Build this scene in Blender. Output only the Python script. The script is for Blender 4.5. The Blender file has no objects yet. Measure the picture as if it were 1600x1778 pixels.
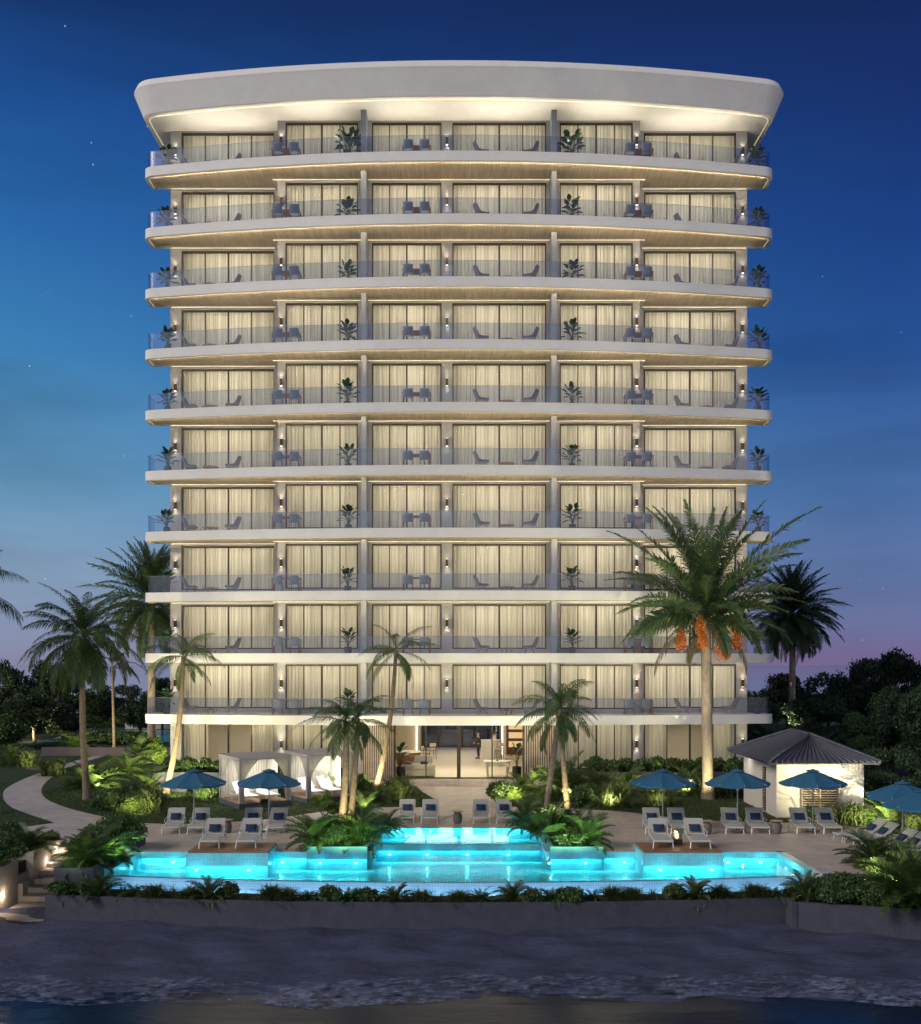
import bpy, math, random
import numpy as np
from mathutils import Vector, Matrix
R=math.radians; PI=math.pi
random.seed(7)
sc=bpy.context.scene; C=bpy.context.collection
F=1800.0; PX=797.0; PY=1148.0; H=6.6
def G(px,py,z=0.0):
    Y=F*(H-z)/(py-PY); return ((px-PX)*Y/F, Y)
def AX(px,Y): return (px-PX)*Y/F
def AZ(py,Y): return H-(py-PY)*Y/F
# ------------------------------------------------------------ materials
def mat(name, col, rough=.6, metal=0, noise=0, nscale=5, bump=0, bscale=30, spec=.5, emit=None, estr=0, transl=0, island=0, stretch=None):
    m=bpy.data.materials.new(name); m.use_nodes=True; nt=m.node_tree; N=nt.nodes; L=nt.links
    b=N['Principled BSDF']; out=N['Material Output']
    c=(*col,1); b.inputs['Base Color'].default_value=c; b.inputs['Roughness'].default_value=rough
    b.inputs['Metallic'].default_value=metal; b.inputs['Specular IOR Level'].default_value=spec
    src=None
    if noise or bump:
        tc=N.new('ShaderNodeTexCoord'); mp=N.new('ShaderNodeMapping'); L.new(tc.outputs['Object'],mp.inputs[0])
        if stretch: mp.inputs['Scale'].default_value=stretch
    if noise:
        n=N.new('ShaderNodeTexNoise'); n.inputs['Scale'].default_value=nscale; n.inputs['Detail'].default_value=6; n.inputs['Roughness'].default_value=.65
        L.new(mp.outputs[0],n.inputs['Vector'])
        r=N.new('ShaderNodeMapRange'); r.inputs[1].default_value=.3; r.inputs[2].default_value=.7
        r.inputs[3].default_value=1-noise; r.inputs[4].default_value=1+noise; L.new(n.outputs['Fac'],r.inputs[0])
        mx=N.new('ShaderNodeVectorMath'); mx.operation='SCALE'; mx.inputs[0].default_value=col; L.new(r.outputs[0],mx.inputs['Scale'])
        src=mx.outputs[0]
    if island:
        g=N.new('ShaderNodeNewGeometry'); r2=N.new('ShaderNodeMapRange'); r2.inputs[3].default_value=1-island; r2.inputs[4].default_value=1+island
        L.new(g.outputs['Random Per Island'],r2.inputs[0])
        hs=N.new('ShaderNodeHueSaturation'); L.new(r2.outputs[0],hs.inputs['Value']); hs.inputs['Color'].default_value=c
        r3=N.new('ShaderNodeMapRange'); r3.inputs[3].default_value=.485; r3.inputs[4].default_value=.515
        mm=N.new('ShaderNodeMath'); mm.operation='MULTIPLY'; mm.inputs[1].default_value=7.31
        fr=N.new('ShaderNodeMath'); fr.operation='FRACT'; L.new(g.outputs['Random Per Island'],mm.inputs[0]); L.new(mm.outputs[0],fr.inputs[0]); L.new(fr.outputs[0],r3.inputs[0]); L.new(r3.outputs[0],hs.inputs['Hue'])
        if src: L.new(src,hs.inputs['Color'])
        src=hs.outputs[0]
    if src: L.new(src,b.inputs['Base Color'])
    if bump:
        n2=N.new('ShaderNodeTexNoise'); n2.inputs['Scale'].default_value=bscale; n2.inputs['Detail'].default_value=5; L.new(mp.outputs[0],n2.inputs['Vector'])
        bp=N.new('ShaderNodeBump'); bp.inputs['Strength'].default_value=bump; bp.inputs['Distance'].default_value=.05; L.new(n2.outputs['Fac'],bp.inputs['Height']); L.new(bp.outputs[0],b.inputs['Normal'])
    if emit:
        b.inputs['Emission Color'].default_value=(*emit,1); b.inputs['Emission Strength'].default_value=estr
    if transl:
        t=N.new('ShaderNodeBsdfTranslucent'); t.inputs[0].default_value=(col[0]*1.3,col[1]*1.3,col[2]*1.0,1)
        if src: L.new(src,t.inputs[0])
        ms=N.new('ShaderNodeMixShader'); ms.inputs[0].default_value=transl
        L.new(b.outputs[0],ms.inputs[1]); L.new(t.outputs[0],ms.inputs[2]); L.new(ms.outputs[0],out.inputs[0])
    return m
def glassmat(name,tint,refl,bump=0,bscale=3,stretch=(1,1,1),rough=.0,fres=None,gcol=(1,1,1)):
    m=bpy.data.materials.new(name); m.use_nodes=True; nt=m.node_tree; N=nt.nodes; L=nt.links
    N.remove(N['Principled BSDF']); out=N['Material Output']
    t=N.new('ShaderNodeBsdfTransparent'); t.inputs[0].default_value=(*tint,1)
    g=N.new('ShaderNodeBsdfGlossy'); g.inputs['Roughness'].default_value=rough; g.inputs[0].default_value=(*gcol,1)
    ms=N.new('ShaderNodeMixShader'); L.new(t.outputs[0],ms.inputs[1]); L.new(g.outputs[0],ms.inputs[2]); L.new(ms.outputs[0],out.inputs[0])
    if fres:
        f=N.new('ShaderNodeFresnel'); f.inputs[0].default_value=fres
        mm=N.new('ShaderNodeMath'); mm.operation='MULTIPLY'; mm.inputs[1].default_value=refl; L.new(f.outputs[0],mm.inputs[0]); L.new(mm.outputs[0],ms.inputs[0])
    else: ms.inputs[0].default_value=refl
    if bump:
        tc=N.new('ShaderNodeTexCoord'); mp=N.new('ShaderNodeMapping'); mp.inputs['Scale'].default_value=stretch; L.new(tc.outputs['Object'],mp.inputs[0])
        n=N.new('ShaderNodeTexNoise'); n.inputs['Scale'].default_value=bscale; n.inputs['Detail'].default_value=3; L.new(mp.outputs[0],n.inputs['Vector'])
        bp=N.new('ShaderNodeBump'); bp.inputs['Strength'].default_value=bump; bp.inputs['Distance'].default_value=.05; L.new(n.outputs['Fac'],bp.inputs['Height'])
        L.new(bp.outputs[0],g.inputs['Normal'])
        if fres: L.new(bp.outputs[0],f.inputs['Normal'])
    return m
def tilemat(name,c1,c2,mortar,sc_,bw=.5,bh=.25,msize=.01,rough=.5,axis='XY',noise=.2,offset=.5,bump=0):
    m=bpy.data.materials.new(name); m.use_nodes=True; nt=m.node_tree; N=nt.nodes; L=nt.links; b=N['Principled BSDF']
    tc=N.new('ShaderNodeTexCoord'); mp=N.new('ShaderNodeMapping'); L.new(tc.outputs['Object'],mp.inputs[0])
    if axis=='YZ':
        s1=N.new('ShaderNodeSeparateXYZ'); L.new(tc.outputs['Object'],s1.inputs[0]); a1=N.new('ShaderNodeMath'); L.new(s1.outputs[1],a1.inputs[0]); L.new(s1.outputs[2],a1.inputs[1]); c1_=N.new('ShaderNodeCombineXYZ'); L.new(s1.outputs[0],c1_.inputs[0]); L.new(a1.outputs[0],c1_.inputs[1]); L.new(c1_.outputs[0],mp.inputs[0])
    if axis=='XZ': mp.inputs['Rotation'].default_value=(R(90),0,0)
    br=N.new('ShaderNodeTexBrick'); L.new(mp.outputs[0],br.inputs['Vector'])
    br.inputs['Color1'].default_value=(*c1,1); br.inputs['Color2'].default_value=(*c2,1); br.inputs['Mortar'].default_value=(*mortar,1)
    br.inputs['Scale'].default_value=sc_; br.inputs['Brick Width'].default_value=bw; br.inputs['Row Height'].default_value=bh; br.inputs['Mortar Size'].default_value=msize; br.offset=offset
    n=N.new('ShaderNodeTexNoise'); n.inputs['Scale'].default_value=1.7; n.inputs['Detail'].default_value=8; L.new(tc.outputs['Object'],n.inputs['Vector'])
    r=N.new('ShaderNodeMapRange'); r.inputs[1].default_value=.3; r.inputs[2].default_value=.7; r.inputs[3].default_value=1-noise; r.inputs[4].default_value=1+noise; L.new(n.outputs['Fac'],r.inputs[0])
    v=N.new('ShaderNodeVectorMath'); v.operation='SCALE'; L.new(br.outputs['Color'],v.inputs[0]); L.new(r.outputs[0],v.inputs['Scale']); L.new(v.outputs[0],b.inputs['Base Color'])
    b.inputs['Roughness'].default_value=rough
    if bump:
        bp=N.new('ShaderNodeBump'); bp.inputs['Strength'].default_value=bump; bp.inputs['Distance'].default_value=.01; L.new(br.outputs['Fac'],bp.inputs['Height']); bp.invert=True; L.new(bp.outputs[0],b.inputs['Normal'])
    return m
def woodmat(name,c1,c2,stretch,sc_=3,rough=.5):
    m=bpy.data.materials.new(name); m.use_nodes=True; nt=m.node_tree; N=nt.nodes; L=nt.links; b=N['Principled BSDF']
    tc=N.new('ShaderNodeTexCoord'); mp=N.new('ShaderNodeMapping'); mp.inputs['Scale'].default_value=stretch; L.new(tc.outputs['Object'],mp.inputs[0])
    n=N.new('ShaderNodeTexNoise'); n.inputs['Scale'].default_value=sc_; n.inputs['Detail'].default_value=5; n.inputs['Roughness'].default_value=.7; L.new(mp.outputs[0],n.inputs['Vector'])
    cr=N.new('ShaderNodeValToRGB'); cr.color_ramp.elements[0].position=.32; cr.color_ramp.elements[1].position=.68
    cr.color_ramp.elements[0].color=(*c1,1); cr.color_ramp.elements[1].color=(*c2,1); L.new(n.outputs['Fac'],cr.inputs[0])
    L.new(cr.outputs[0],b.inputs['Base Color']); b.inputs['Roughness'].default_value=rough
    return m
M={}
M['white']=mat('white_render',(.80,.78,.75),.7,noise=.04,nscale=1.5)
M['pier']=mat('grey_render',(.35,.355,.365),.75,noise=.06,nscale=2)
M['fin']=mat('fin_render',(.30,.32,.36),.75,noise=.06,nscale=2)
M['room']=mat('room_wall',(.75,.68,.55),.8)
M['frame']=mat('bronze_frame',(.035,.028,.022),.45,metal=.3)
M['glass']=glassmat('window_glass',(.96,.97,.95),.25,fres=1.35,rough=.32)
M['rail']=glassmat('railing_glass',(.82,.85,.91),.045,rough=.22)
M['railtop']=mat('rail_edge',(.18,.22,.3),.3)
M['soffit']=woodmat('oak_soffit',(.52,.40,.26),(.78,.65,.47),(7,.35,1),1.6)
M['deckwood']=woodmat('teak_deck',(.16,.085,.04),(.30,.17,.09),(.4,9,1),2)
M['led']=mat('led_strip',(1,.9,.7),emit=(1,.84,.60),estr=.55)
M['ledin']=mat('led_strip_inner',(1,.9,.7),emit=(1,.82,.56),estr=95)
M['ledroof']=mat('led_roof',(1,.9,.7),emit=(1,.84,.6),estr=2)
M['bronze']=mat('bronze_lamp',(.10,.06,.035),.35,metal=.8)
M['bulb']=mat('lamp_bulb',(1,.9,.7),emit=(1,.86,.62),estr=7)
M['wicker']=mat('grey_wicker',(.16,.15,.155),.8,noise=.3,nscale=60)
M['cushion']=mat('grey_cushion',(.30,.29,.29),.9)
M['legmetal']=mat('dark_metal',(.05,.045,.04),.4,metal=.5)
M['chairfab']=mat('blue_grey_fabric',(.27,.28,.31),.85)
M['tablewood']=mat('teak_top',(.22,.085,.045),.5,noise=.2,nscale=12)
M['pot']=mat('navy_pot',(.018,.022,.035),.35)
M['soil']=mat('soil',(.02,.014,.01),.95,noise=.4,nscale=20)
M['bigleaf']=mat('glossy_leaf',(.028,.065,.03),.38,island=.35,transl=.2)
M['stem']=mat('plant_stem',(.06,.075,.03),.6)
M['palmleaf']=mat('palm_leaf',(.066,.112,.030),.5,island=.35,transl=.3)
M['datepalm']=mat('date_palm_leaf',(.075,.125,.048),.5,island=.3,transl=.25)
M['dryleaf']=mat('dry_palm_leaf',(.17,.13,.075),.7,island=.3,transl=.3)
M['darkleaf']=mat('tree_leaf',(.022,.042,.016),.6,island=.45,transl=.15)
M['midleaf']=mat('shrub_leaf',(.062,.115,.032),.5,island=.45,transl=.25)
M['brightleaf']=mat('bright_leaf',(.12,.19,.035),.45,island=.35,transl=.3)
M['grassblade']=mat('grass_blade',(.085,.12,.038),.6,island=.4,transl=.25)
M['fern']=mat('fern_leaf',(.045,.10,.034),.55,island=.35,transl=.25)
M['trunkp']=mat('ringed_palm_bark',(.20,.15,.10),.85,noise=.35,nscale=9,bump=.6,bscale=14)
M['trunkd']=mat('date_palm_bark',(.26,.21,.155),.85,noise=.3,nscale=8,bump=.6,bscale=18,stretch=(1,1,.4))
M['bark']=mat('tree_bark',(.05,.04,.03),.9)
M['dates']=mat('date_fruit',(.55,.15,.02),.5,island=.4)
M['lawn']=mat('lawn_grass',(.022,.040,.007),.9,noise=.35,nscale=3,bump=.7,bscale=45)
M['terrain']=mat('ground_cover',(.03,.035,.018),.95,noise=.5,nscale=2,bump=.5,bscale=20)
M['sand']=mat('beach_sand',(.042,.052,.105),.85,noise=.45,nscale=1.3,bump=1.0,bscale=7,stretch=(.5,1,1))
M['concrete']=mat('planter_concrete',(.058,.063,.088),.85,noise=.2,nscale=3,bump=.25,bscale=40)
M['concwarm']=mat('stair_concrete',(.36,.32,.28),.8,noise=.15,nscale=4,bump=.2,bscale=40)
M['deck']=tilemat('travertine',(.50,.43,.385),(.44,.38,.34),(.27,.23,.21),1.0,1.2,.6,.008,.5,noise=.16)
M['mosaic']=tilemat('pool_mosaic',(.22,.62,.68),(.16,.54,.62),(.30,.62,.66),1.0,.12,.12,.012,.25,noise=.1,offset=0,axis='YZ')
M['mosaicw']=tilemat('overflow_mosaic',(.36,.52,.64),(.31,.47,.59),(.22,.36,.47),1.0,.08,.08,.007,.2,axis='XZ',noise=.12,offset=0,bump=.3)
M['pooledge']=mat('pool_edge_tile',(.10,.30,.36),.4,noise=.2,nscale=6)
M['water']=glassmat('pool_water',(.58,.95,.98),.58,bump=.10,bscale=2.2,stretch=(.55,1.5,1),rough=.015,fres=1.33)
M['sea']=mat('sea_water',(.010,.02,.045),.2,bump=.8,bscale=1.6,stretch=(.35,1,1),spec=.2)
M['poollamp']=mat('pool_lamp',(.6,1,1),emit=(.55,.98,1),estr=4)
M['gutterled']=mat('gutter_strip',(.6,.9,1),emit=(.35,.72,1),estr=22)
M['sling']=mat('lounger_fabric',(.44,.43,.40),.85,noise=.05,nscale=30)
M['lframe']=mat('white_aluminium',(.66,.66,.66),.4,metal=.3)
M['pillow']=mat('navy_pillow',(.012,.035,.085),.9)
M['umb']=mat('blue_canvas',(.03,.15,.29),.8,transl=.25)
M['pole']=mat('aluminium_pole',(.40,.40,.42),.35,metal=.6)
M['stone']=mat('stone_side_table',(.17,.15,.135),.8,noise=.25,nscale=10)
M['tabletop']=mat('side_table_top',(.40,.28,.16),.5)
M['curtainw']=mat('white_drape',(.74,.72,.68),.85,transl=.35)
M['canopyw']=mat('cabana_canvas',(.34,.32,.35),.85)
M['cabframe']=mat('cabana_frame',(.42,.40,.40),.6)
M['cabbase']=mat('cabana_plinth',(.08,.085,.12),.7)
M['shedwall']=mat('shed_render',(.62,.58,.53),.8,noise=.05,nscale=2)
M['tiles']=mat('grey_clay_tiles',(.055,.058,.085),.65,noise=.25,nscale=5)
M['lath']=mat('louvre_wood',(.30,.23,.16),.6)
M['dark']=mat('dark_void',(.012,.012,.014),.8)
M['slat']=mat('grey_wood_slat',(.42,.35,.29),.6,noise=.15,nscale=6)
M['lobbyfloor']=mat('lobby_stone',(.62,.55,.44),.35,noise=.05,nscale=2)
M['lobbywall']=mat('lobby_wall',(.55,.48,.38),.7)
M['brownwood']=mat('walnut',(.14,.055,.03),.4,noise=.2,nscale=8)
M['cream']=mat('cream_upholstery',(.58,.52,.42),.85)
M['suit']=mat('dark_suit',(.02,.022,.026),.8)
M['skin']=mat('skin',(.45,.26,.18),.6)
M['shirt']=mat('white_shirt',(.7,.68,.66),.8)
M['hair']=mat('dark_hair',(.015,.01,.008),.6)
M['blackmetal']=mat('black_metal',(.02,.02,.02),.5)
M['flame']=mat('flame',(1,.6,.3),emit=(1,.55,.2),estr=9)
M['wallwhite']=mat('garden_wall_render',(.5,.5,.52),.8)
M['wallmauve']=mat('mauve_wall',(.12,.10,.11),.8)
# curtain
def curtainmat(name,dens,c=(.89,.845,.71)):
    m=bpy.data.materials.new(name); m.use_nodes=True; nt=m.node_tree; N=nt.nodes; L=nt.links
    N.remove(N['Principled BSDF']); out=N['Material Output']
    tc=N.new('ShaderNodeTexCoord'); mp=N.new('ShaderNodeMapping'); mp.inputs['Scale'].default_value=(9,9,.12); L.new(tc.outputs['Object'],mp.inputs[0])
    n=N.new('ShaderNodeTexNoise'); n.inputs['Scale'].default_value=1.3; n.inputs['Detail'].default_value=3; n.inputs['Roughness'].default_value=.6; L.new(mp.outputs[0],n.inputs['Vector'])
    r=N.new('ShaderNodeMapRange'); r.inputs[1].default_value=.33; r.inputs[2].default_value=.62; r.inputs[3].default_value=1-dens; r.inputs[4].default_value=1; L.new(n.outputs['Fac'],r.inputs[0])
    v=N.new('ShaderNodeVectorMath'); v.operation='SCALE'; v.inputs[0].default_value=c; L.new(r.outputs[0],v.inputs['Scale'])
    t=N.new('ShaderNodeBsdfTranslucent'); L.new(v.outputs[0],t.inputs[0]); d=N.new('ShaderNodeBsdfDiffuse'); d.inputs[0].default_value=(c[0]*.8,c[1]*.8,c[2]*.85,1)
    ms=N.new('ShaderNodeMixShader'); ms.inputs[0].default_value=.55; L.new(d.outputs[0],ms.inputs[1]); L.new(t.outputs[0],ms.inputs[2]); L.new(ms.outputs[0],out.inputs[0])
    return m
M['curtain']=curtainmat('linen_curtain',.62)
M['curtain2']=curtainmat('sheer_curtain',.75,(.80,.77,.70))
# ------------------------------------------------------------ mesh helpers
class MB:
    def __init__(s): s.v=[]; s.f=[]; s.m=[]
    def add(s,vs,fs,mi=0):
        o=len(s.v); s.v.extend([tuple(p) for p in vs]); s.f.extend([tuple(i+o for i in f) for f in fs]); s.m.extend([mi]*len(fs)); return s
    def box(s,x0,x1,y0,y1,z0,z1,mi=0,rot=0,c=None):
        vs=[(x,y,z) for z in (z0,z1) for x,y in ((x0,y0),(x1,y0),(x1,y1),(x0,y1))]
        if rot:
            cx,cy=c if c else ((x0+x1)/2,(y0+y1)/2); a,b=math.cos(rot),math.sin(rot)
            vs=[(cx+(x-cx)*a-(y-cy)*b,cy+(x-cx)*b+(y-cy)*a,z) for x,y,z in vs]
        return s.add(vs,[(0,3,2,1),(4,5,6,7),(0,1,5,4),(1,2,6,5),(2,3,7,6),(3,0,4,7)],mi)
    def prism(s,poly,z0,z1,mi=0,top=True,bot=True):
        n=len(poly); vs=[(x,y,z0) for x,y in poly]+[(x,y,z1) for x,y in poly]
        fs=[(i,(i+1)%n,n+(i+1)%n,n+i) for i in range(n)]
        if bot: fs.append(tuple(range(n-1,-1,-1)))
        if top: fs.append(tuple(range(n,2*n)))
        return s.add(vs,fs,mi)
    def sheet(s,poly,z,mi=0): return s.add([(x,y,z) for x,y in poly],[tuple(range(len(poly)))],mi)
    def tube(s,pts,rs,n=8,mi=0,cap=True):
        pts=[Vector(p) for p in pts]; 
        if not hasattr(rs,'__len__'): rs=[rs]*len(pts)
        vs=[];k=len(pts)
        for i,p in enumerate(pts):
            d=(pts[min(i+1,k-1)]-pts[max(i-1,0)]).normalized()
            a=Vector((0,0,1)) if abs(d.z)<.9 else Vector((1,0,0))
            u=d.cross(a).normalized(); w=d.cross(u)
            for j in range(n):
                t=2*PI*j/n; vs.append(p+(u*math.cos(t)+w*math.sin(t))*rs[i])
        fs=[(i*n+j,i*n+(j+1)%n,(i+1)*n+(j+1)%n,(i+1)*n+j) for i in range(k-1) for j in range(n)]
        if cap: fs+= [tuple(range(n)),tuple((k-1)*n+j for j in range(n-1,-1,-1))]
        return s.add(vs,fs,mi)
    def lathe(s,prof,c=(0,0,0),n=16,mi=0):
        vs=[(c[0]+r*math.cos(2*PI*j/n),c[1]+r*math.sin(2*PI*j/n),c[2]+z) for r,z in prof for j in range(n)]
        k=len(prof); fs=[(i*n+j,i*n+(j+1)%n,(i+1)*n+(j+1)%n,(i+1)*n+j) for i in range(k-1) for j in range(n)]
        fs+=[tuple(range(n-1,-1,-1)),tuple((k-1)*n+j for j in range(n))]
        return s.add(vs,fs,mi)
    def grid(s,fn,nu,nv,mi=0):
        vs=[fn(i/nu,j/nv) for j in range(nv+1) for i in range(nu+1)]
        return s.add(vs,[(j*(nu+1)+i,j*(nu+1)+i+1,(j+1)*(nu+1)+i+1,(j+1)*(nu+1)+i) for j in range(nv) for i in range(nu)],mi)
    def build(s,name,mats,parent=None,org=(0,0,0),smooth=False,bevel=0):
        me=bpy.data.meshes.new(name); ox,oy,oz=org
        me.from_pydata([(x-ox,y-oy,z-oz) for x,y,z in s.v],[],s.f)
        ml=mats if isinstance(mats,(list,tuple)) else [mats]
        for q in ml: me.materials.append(M[q] if isinstance(q,str) else q)
        if len(ml)>1: me.polygons.foreach_set('material_index',s.m)
        if smooth: me.polygons.foreach_set('use_smooth',[True]*len(s.f))
        me.update()
        o=bpy.data.objects.new(name,me); C.objects.link(o)
        if parent: o.parent=parent
        else: o.location=org
        if bevel:
            b=o.modifiers.new('bevel','BEVEL'); b.width=bevel; b.segments=2; b.limit_method='ANGLE'
        return o
def tag(o,label=None,cat=None,group=None,kind=None):
    if label: o['label']=label
    if cat: o['category']=cat
    if group: o['group']=group
    if kind: o['kind']=kind
    return o
def empty(name,loc,label=None,cat=None,group=None,rz=0):
    o=bpy.data.objects.new(name,None); C.objects.link(o); o.location=loc; o.rotation_euler=(0,0,rz); o.empty_display_size=.2
    return tag(o,label,cat,group)
def dup(o,parent=None,loc=None,rz=None,label=None):
    c=o.copy(); C.objects.link(c)
    if parent is not None: c.parent=parent
    if loc is not None: c.location=loc
    if rz is not None: c.rotation_euler=(0,0,rz)
    if label: c['label']=label
    for ch in [x for x in KIDS.get(o.name,o.children)]: 
        dup(ch,c)
    return c
KIDS={}
def light(kind,loc,energy,col,parent=None,target=None,size=.1,sy=None,spot=60,blend=.6,name='lamp_light'):
    l=bpy.data.lights.new(name,kind); l.energy=energy; l.color=col
    if kind=='AREA':
        l.size=size
        if sy: l.shape='RECTANGLE'; l.size_y=sy
    elif kind=='SPOT': l.spot_size=R(spot); l.spot_blend=blend; l.shadow_soft_size=size
    elif kind=='POINT': l.shadow_soft_size=size
    o=bpy.data.objects.new(name,l); C.objects.link(o); o.location=loc
    if parent: o.parent=parent
    if target is not None: o.rotation_euler=Vector(target).to_track_quat('-Z','Y').to_euler()
    return o
WARM=(1,.80,.52)
# ------------------------------------------------------------ camera + world
cam=bpy.data.cameras.new('camera'); co=bpy.data.objects.new('camera',cam); C.objects.link(co); sc.camera=co
co.location=(0,0,H); co.rotation_euler=(R(90),0,0)
cam.sensor_fit='HORIZONTAL'; cam.sensor_width=36; cam.lens=36*F/1600; cam.shift_y=(PY-889)/1600; cam.shift_x=(800-PX)/1600
cam.clip_end=2000; cam.clip_start=.2
sc.view_settings.view_transform='Standard'; sc.view_settings.look='None'; sc.view_settings.exposure=0; sc.view_settings.gamma=1
sc.cycles.use_denoising=True; sc.cycles.use_light_tree=True; sc.cycles.sample_clamp_indirect=4; sc.cycles.sample_clamp_direct=0
sc.cycles.max_bounces=7; sc.cycles.diffuse_bounces=3; sc.cycles.glossy_bounces=3; sc.cycles.transparent_max_bounces=16; sc.cycles.transmission_bounces=3
sc.cycles.caustics_reflective=False; sc.cycles.caustics_refractive=False
def lin(r,g,b):
    f=lambda c: (c/255/12.92 if c/255<=.04045 else ((c/255+.055)/1.055)**2.4); return (f(r),f(g),f(b),1)
w=bpy.data.worlds.new('World'); sc.world=w; w.use_nodes=True; nt=w.node_tree; N=nt.nodes; L=nt.links
bg=N['Background']; tc=N.new('ShaderNodeTexCoord'); sp=N.new('ShaderNodeSeparateXYZ'); L.new(tc.outputs['Generated'],sp.inputs[0])
def ramp(stops):
    r=N.new('ShaderNodeValToRGB'); e=r.color_ramp.elements
    while len(e)<len(stops): e.new(.5)
    for k,(p,c) in enumerate(stops): e[k].position=p; e[k].color=lin(*c)
    return r
# elevation (z) ramps: left side of the sky and right side
rl=ramp([(0,(136,136,164)),(.03,(136,148,178)),(.075,(135,160,188)),(.16,(100,152,190)),(.27,(62,128,182)),(.36,(44,105,170)),(.45,(32,82,150)),(.53,(24,54,110)),(1,(10,24,60))])
rr=ramp([(0,(116,102,142)),(.03,(108,114,158)),(.075,(98,120,168)),(.16,(72,112,168)),(.27,(40,82,148)),(.36,(29,66,132)),(.45,(25,50,110)),(.55,(19,34,78)),(1,(10,22,55))])
L.new(sp.outputs['Z'],rl.inputs[0]); L.new(sp.outputs['Z'],rr.inputs[0])
xr=N.new('ShaderNodeMapRange'); xr.inputs[1].default_value=-.38; xr.inputs[2].default_value=.36; L.new(sp.outputs['X'],xr.inputs[0])
mx=N.new('ShaderNodeMix'); mx.data_type='RGBA'; L.new(xr.outputs[0],mx.inputs[0]); L.new(rl.outputs[0],mx.inputs[6]); L.new(rr.outputs[0],mx.inputs[7])
# thin streaky clouds
mp=N.new('ShaderNodeMapping'); mp.inputs['Scale'].default_value=(1.2,1,6); mp.inputs['Location'].default_value=(2.3,0,.6); L.new(tc.outputs['Generated'],mp.inputs[0])
cn=N.new('ShaderNodeTexNoise'); cn.inputs['Scale'].default_value=2.0; cn.inputs['Detail'].default_value=6; cn.inputs['Roughness'].default_value=.5; L.new(mp.outputs[0],cn.inputs['Vector'])
cr=N.new('ShaderNodeMapRange'); cr.inputs[1].default_value=.52; cr.inputs[2].default_value=.75; cr.inputs[3].default_value=1; cr.inputs[4].default_value=.74; L.new(cn.outputs['Fac'],cr.inputs[0])
cm=N.new('ShaderNodeVectorMath'); cm.operation='SCALE'; L.new(mx.outputs[2],cm.inputs[0]); L.new(cr.outputs[0],cm.inputs['Scale'])
# stars
vo=N.new('ShaderNodeTexVoronoi'); vo.inputs['Scale'].default_value=60; L.new(tc.outputs['Generated'],vo.inputs['Vector'])
sr=N.new('ShaderNodeMapRange'); sr.inputs[1].default_value=.012; sr.inputs[2].default_value=.052; sr.inputs[3].default_value=.38; sr.inputs[4].default_value=0; L.new(vo.outputs['Distance'],sr.inputs[0])
sc2=N.new('ShaderNodeSeparateColor'); L.new(vo.outputs['Color'],sc2.inputs[0])
gt=N.new('ShaderNodeMath'); gt.operation='GREATER_THAN'; gt.inputs[1].default_value=.5; L.new(sc2.outputs[0],gt.inputs[0])
mu=N.new('ShaderNodeMath'); mu.operation='MULTIPLY'; L.new(sr.outputs[0],mu.inputs[0]); L.new(gt.outputs[0],mu.inputs[1])
ad=N.new('ShaderNodeVectorMath'); ad.operation='ADD'; L.new(cm.outputs[0],ad.inputs[0]); L.new(mu.outputs[0],ad.inputs[1])
# brighter western afterglow on the sea side (behind the viewer)
gy=N.new('ShaderNodeMapRange'); gy.inputs[1].default_value=.1; gy.inputs[2].default_value=-.8; gy.inputs[3].default_value=0; gy.inputs[4].default_value=1; L.new(sp.outputs['Y'],gy.inputs[0])
gz=N.new('ShaderNodeMapRange'); gz.inputs[1].default_value=0; gz.inputs[2].default_value=.6; gz.inputs[3].default_value=1; gz.inputs[4].default_value=0; L.new(sp.outputs['Z'],gz.inputs[0])
gm=N.new('ShaderNodeMath'); gm.operation='MULTIPLY'; L.new(gy.outputs[0],gm.inputs[0]); L.new(gz.outputs[0],gm.inputs[1])
gx=N.new('ShaderNodeVectorMath'); gx.operation='SCALE'; gx.inputs[0].default_value=(.80,.73,.66); L.new(gm.outputs[0],gx.inputs['Scale'])
a2=N.new('ShaderNodeVectorMath'); a2.operation='ADD'; L.new(ad.outputs[0],a2.inputs[0]); L.new(gx.outputs[0],a2.inputs[1])
L.new(a2.outputs[0],bg.inputs[0]); bg.inputs[1].default_value=1.0
sun=bpy.data.lights.new('sun','SUN'); sun.energy=2.0; sun.angle=R(28); sun.color=(1,.89,.76)
so=bpy.data.objects.new('sun',sun); C.objects.link(so); so.rotation_euler=Vector((.80,.50,-.62)).to_track_quat('-Z','Y').to_euler()
WASH=1.9
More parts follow.
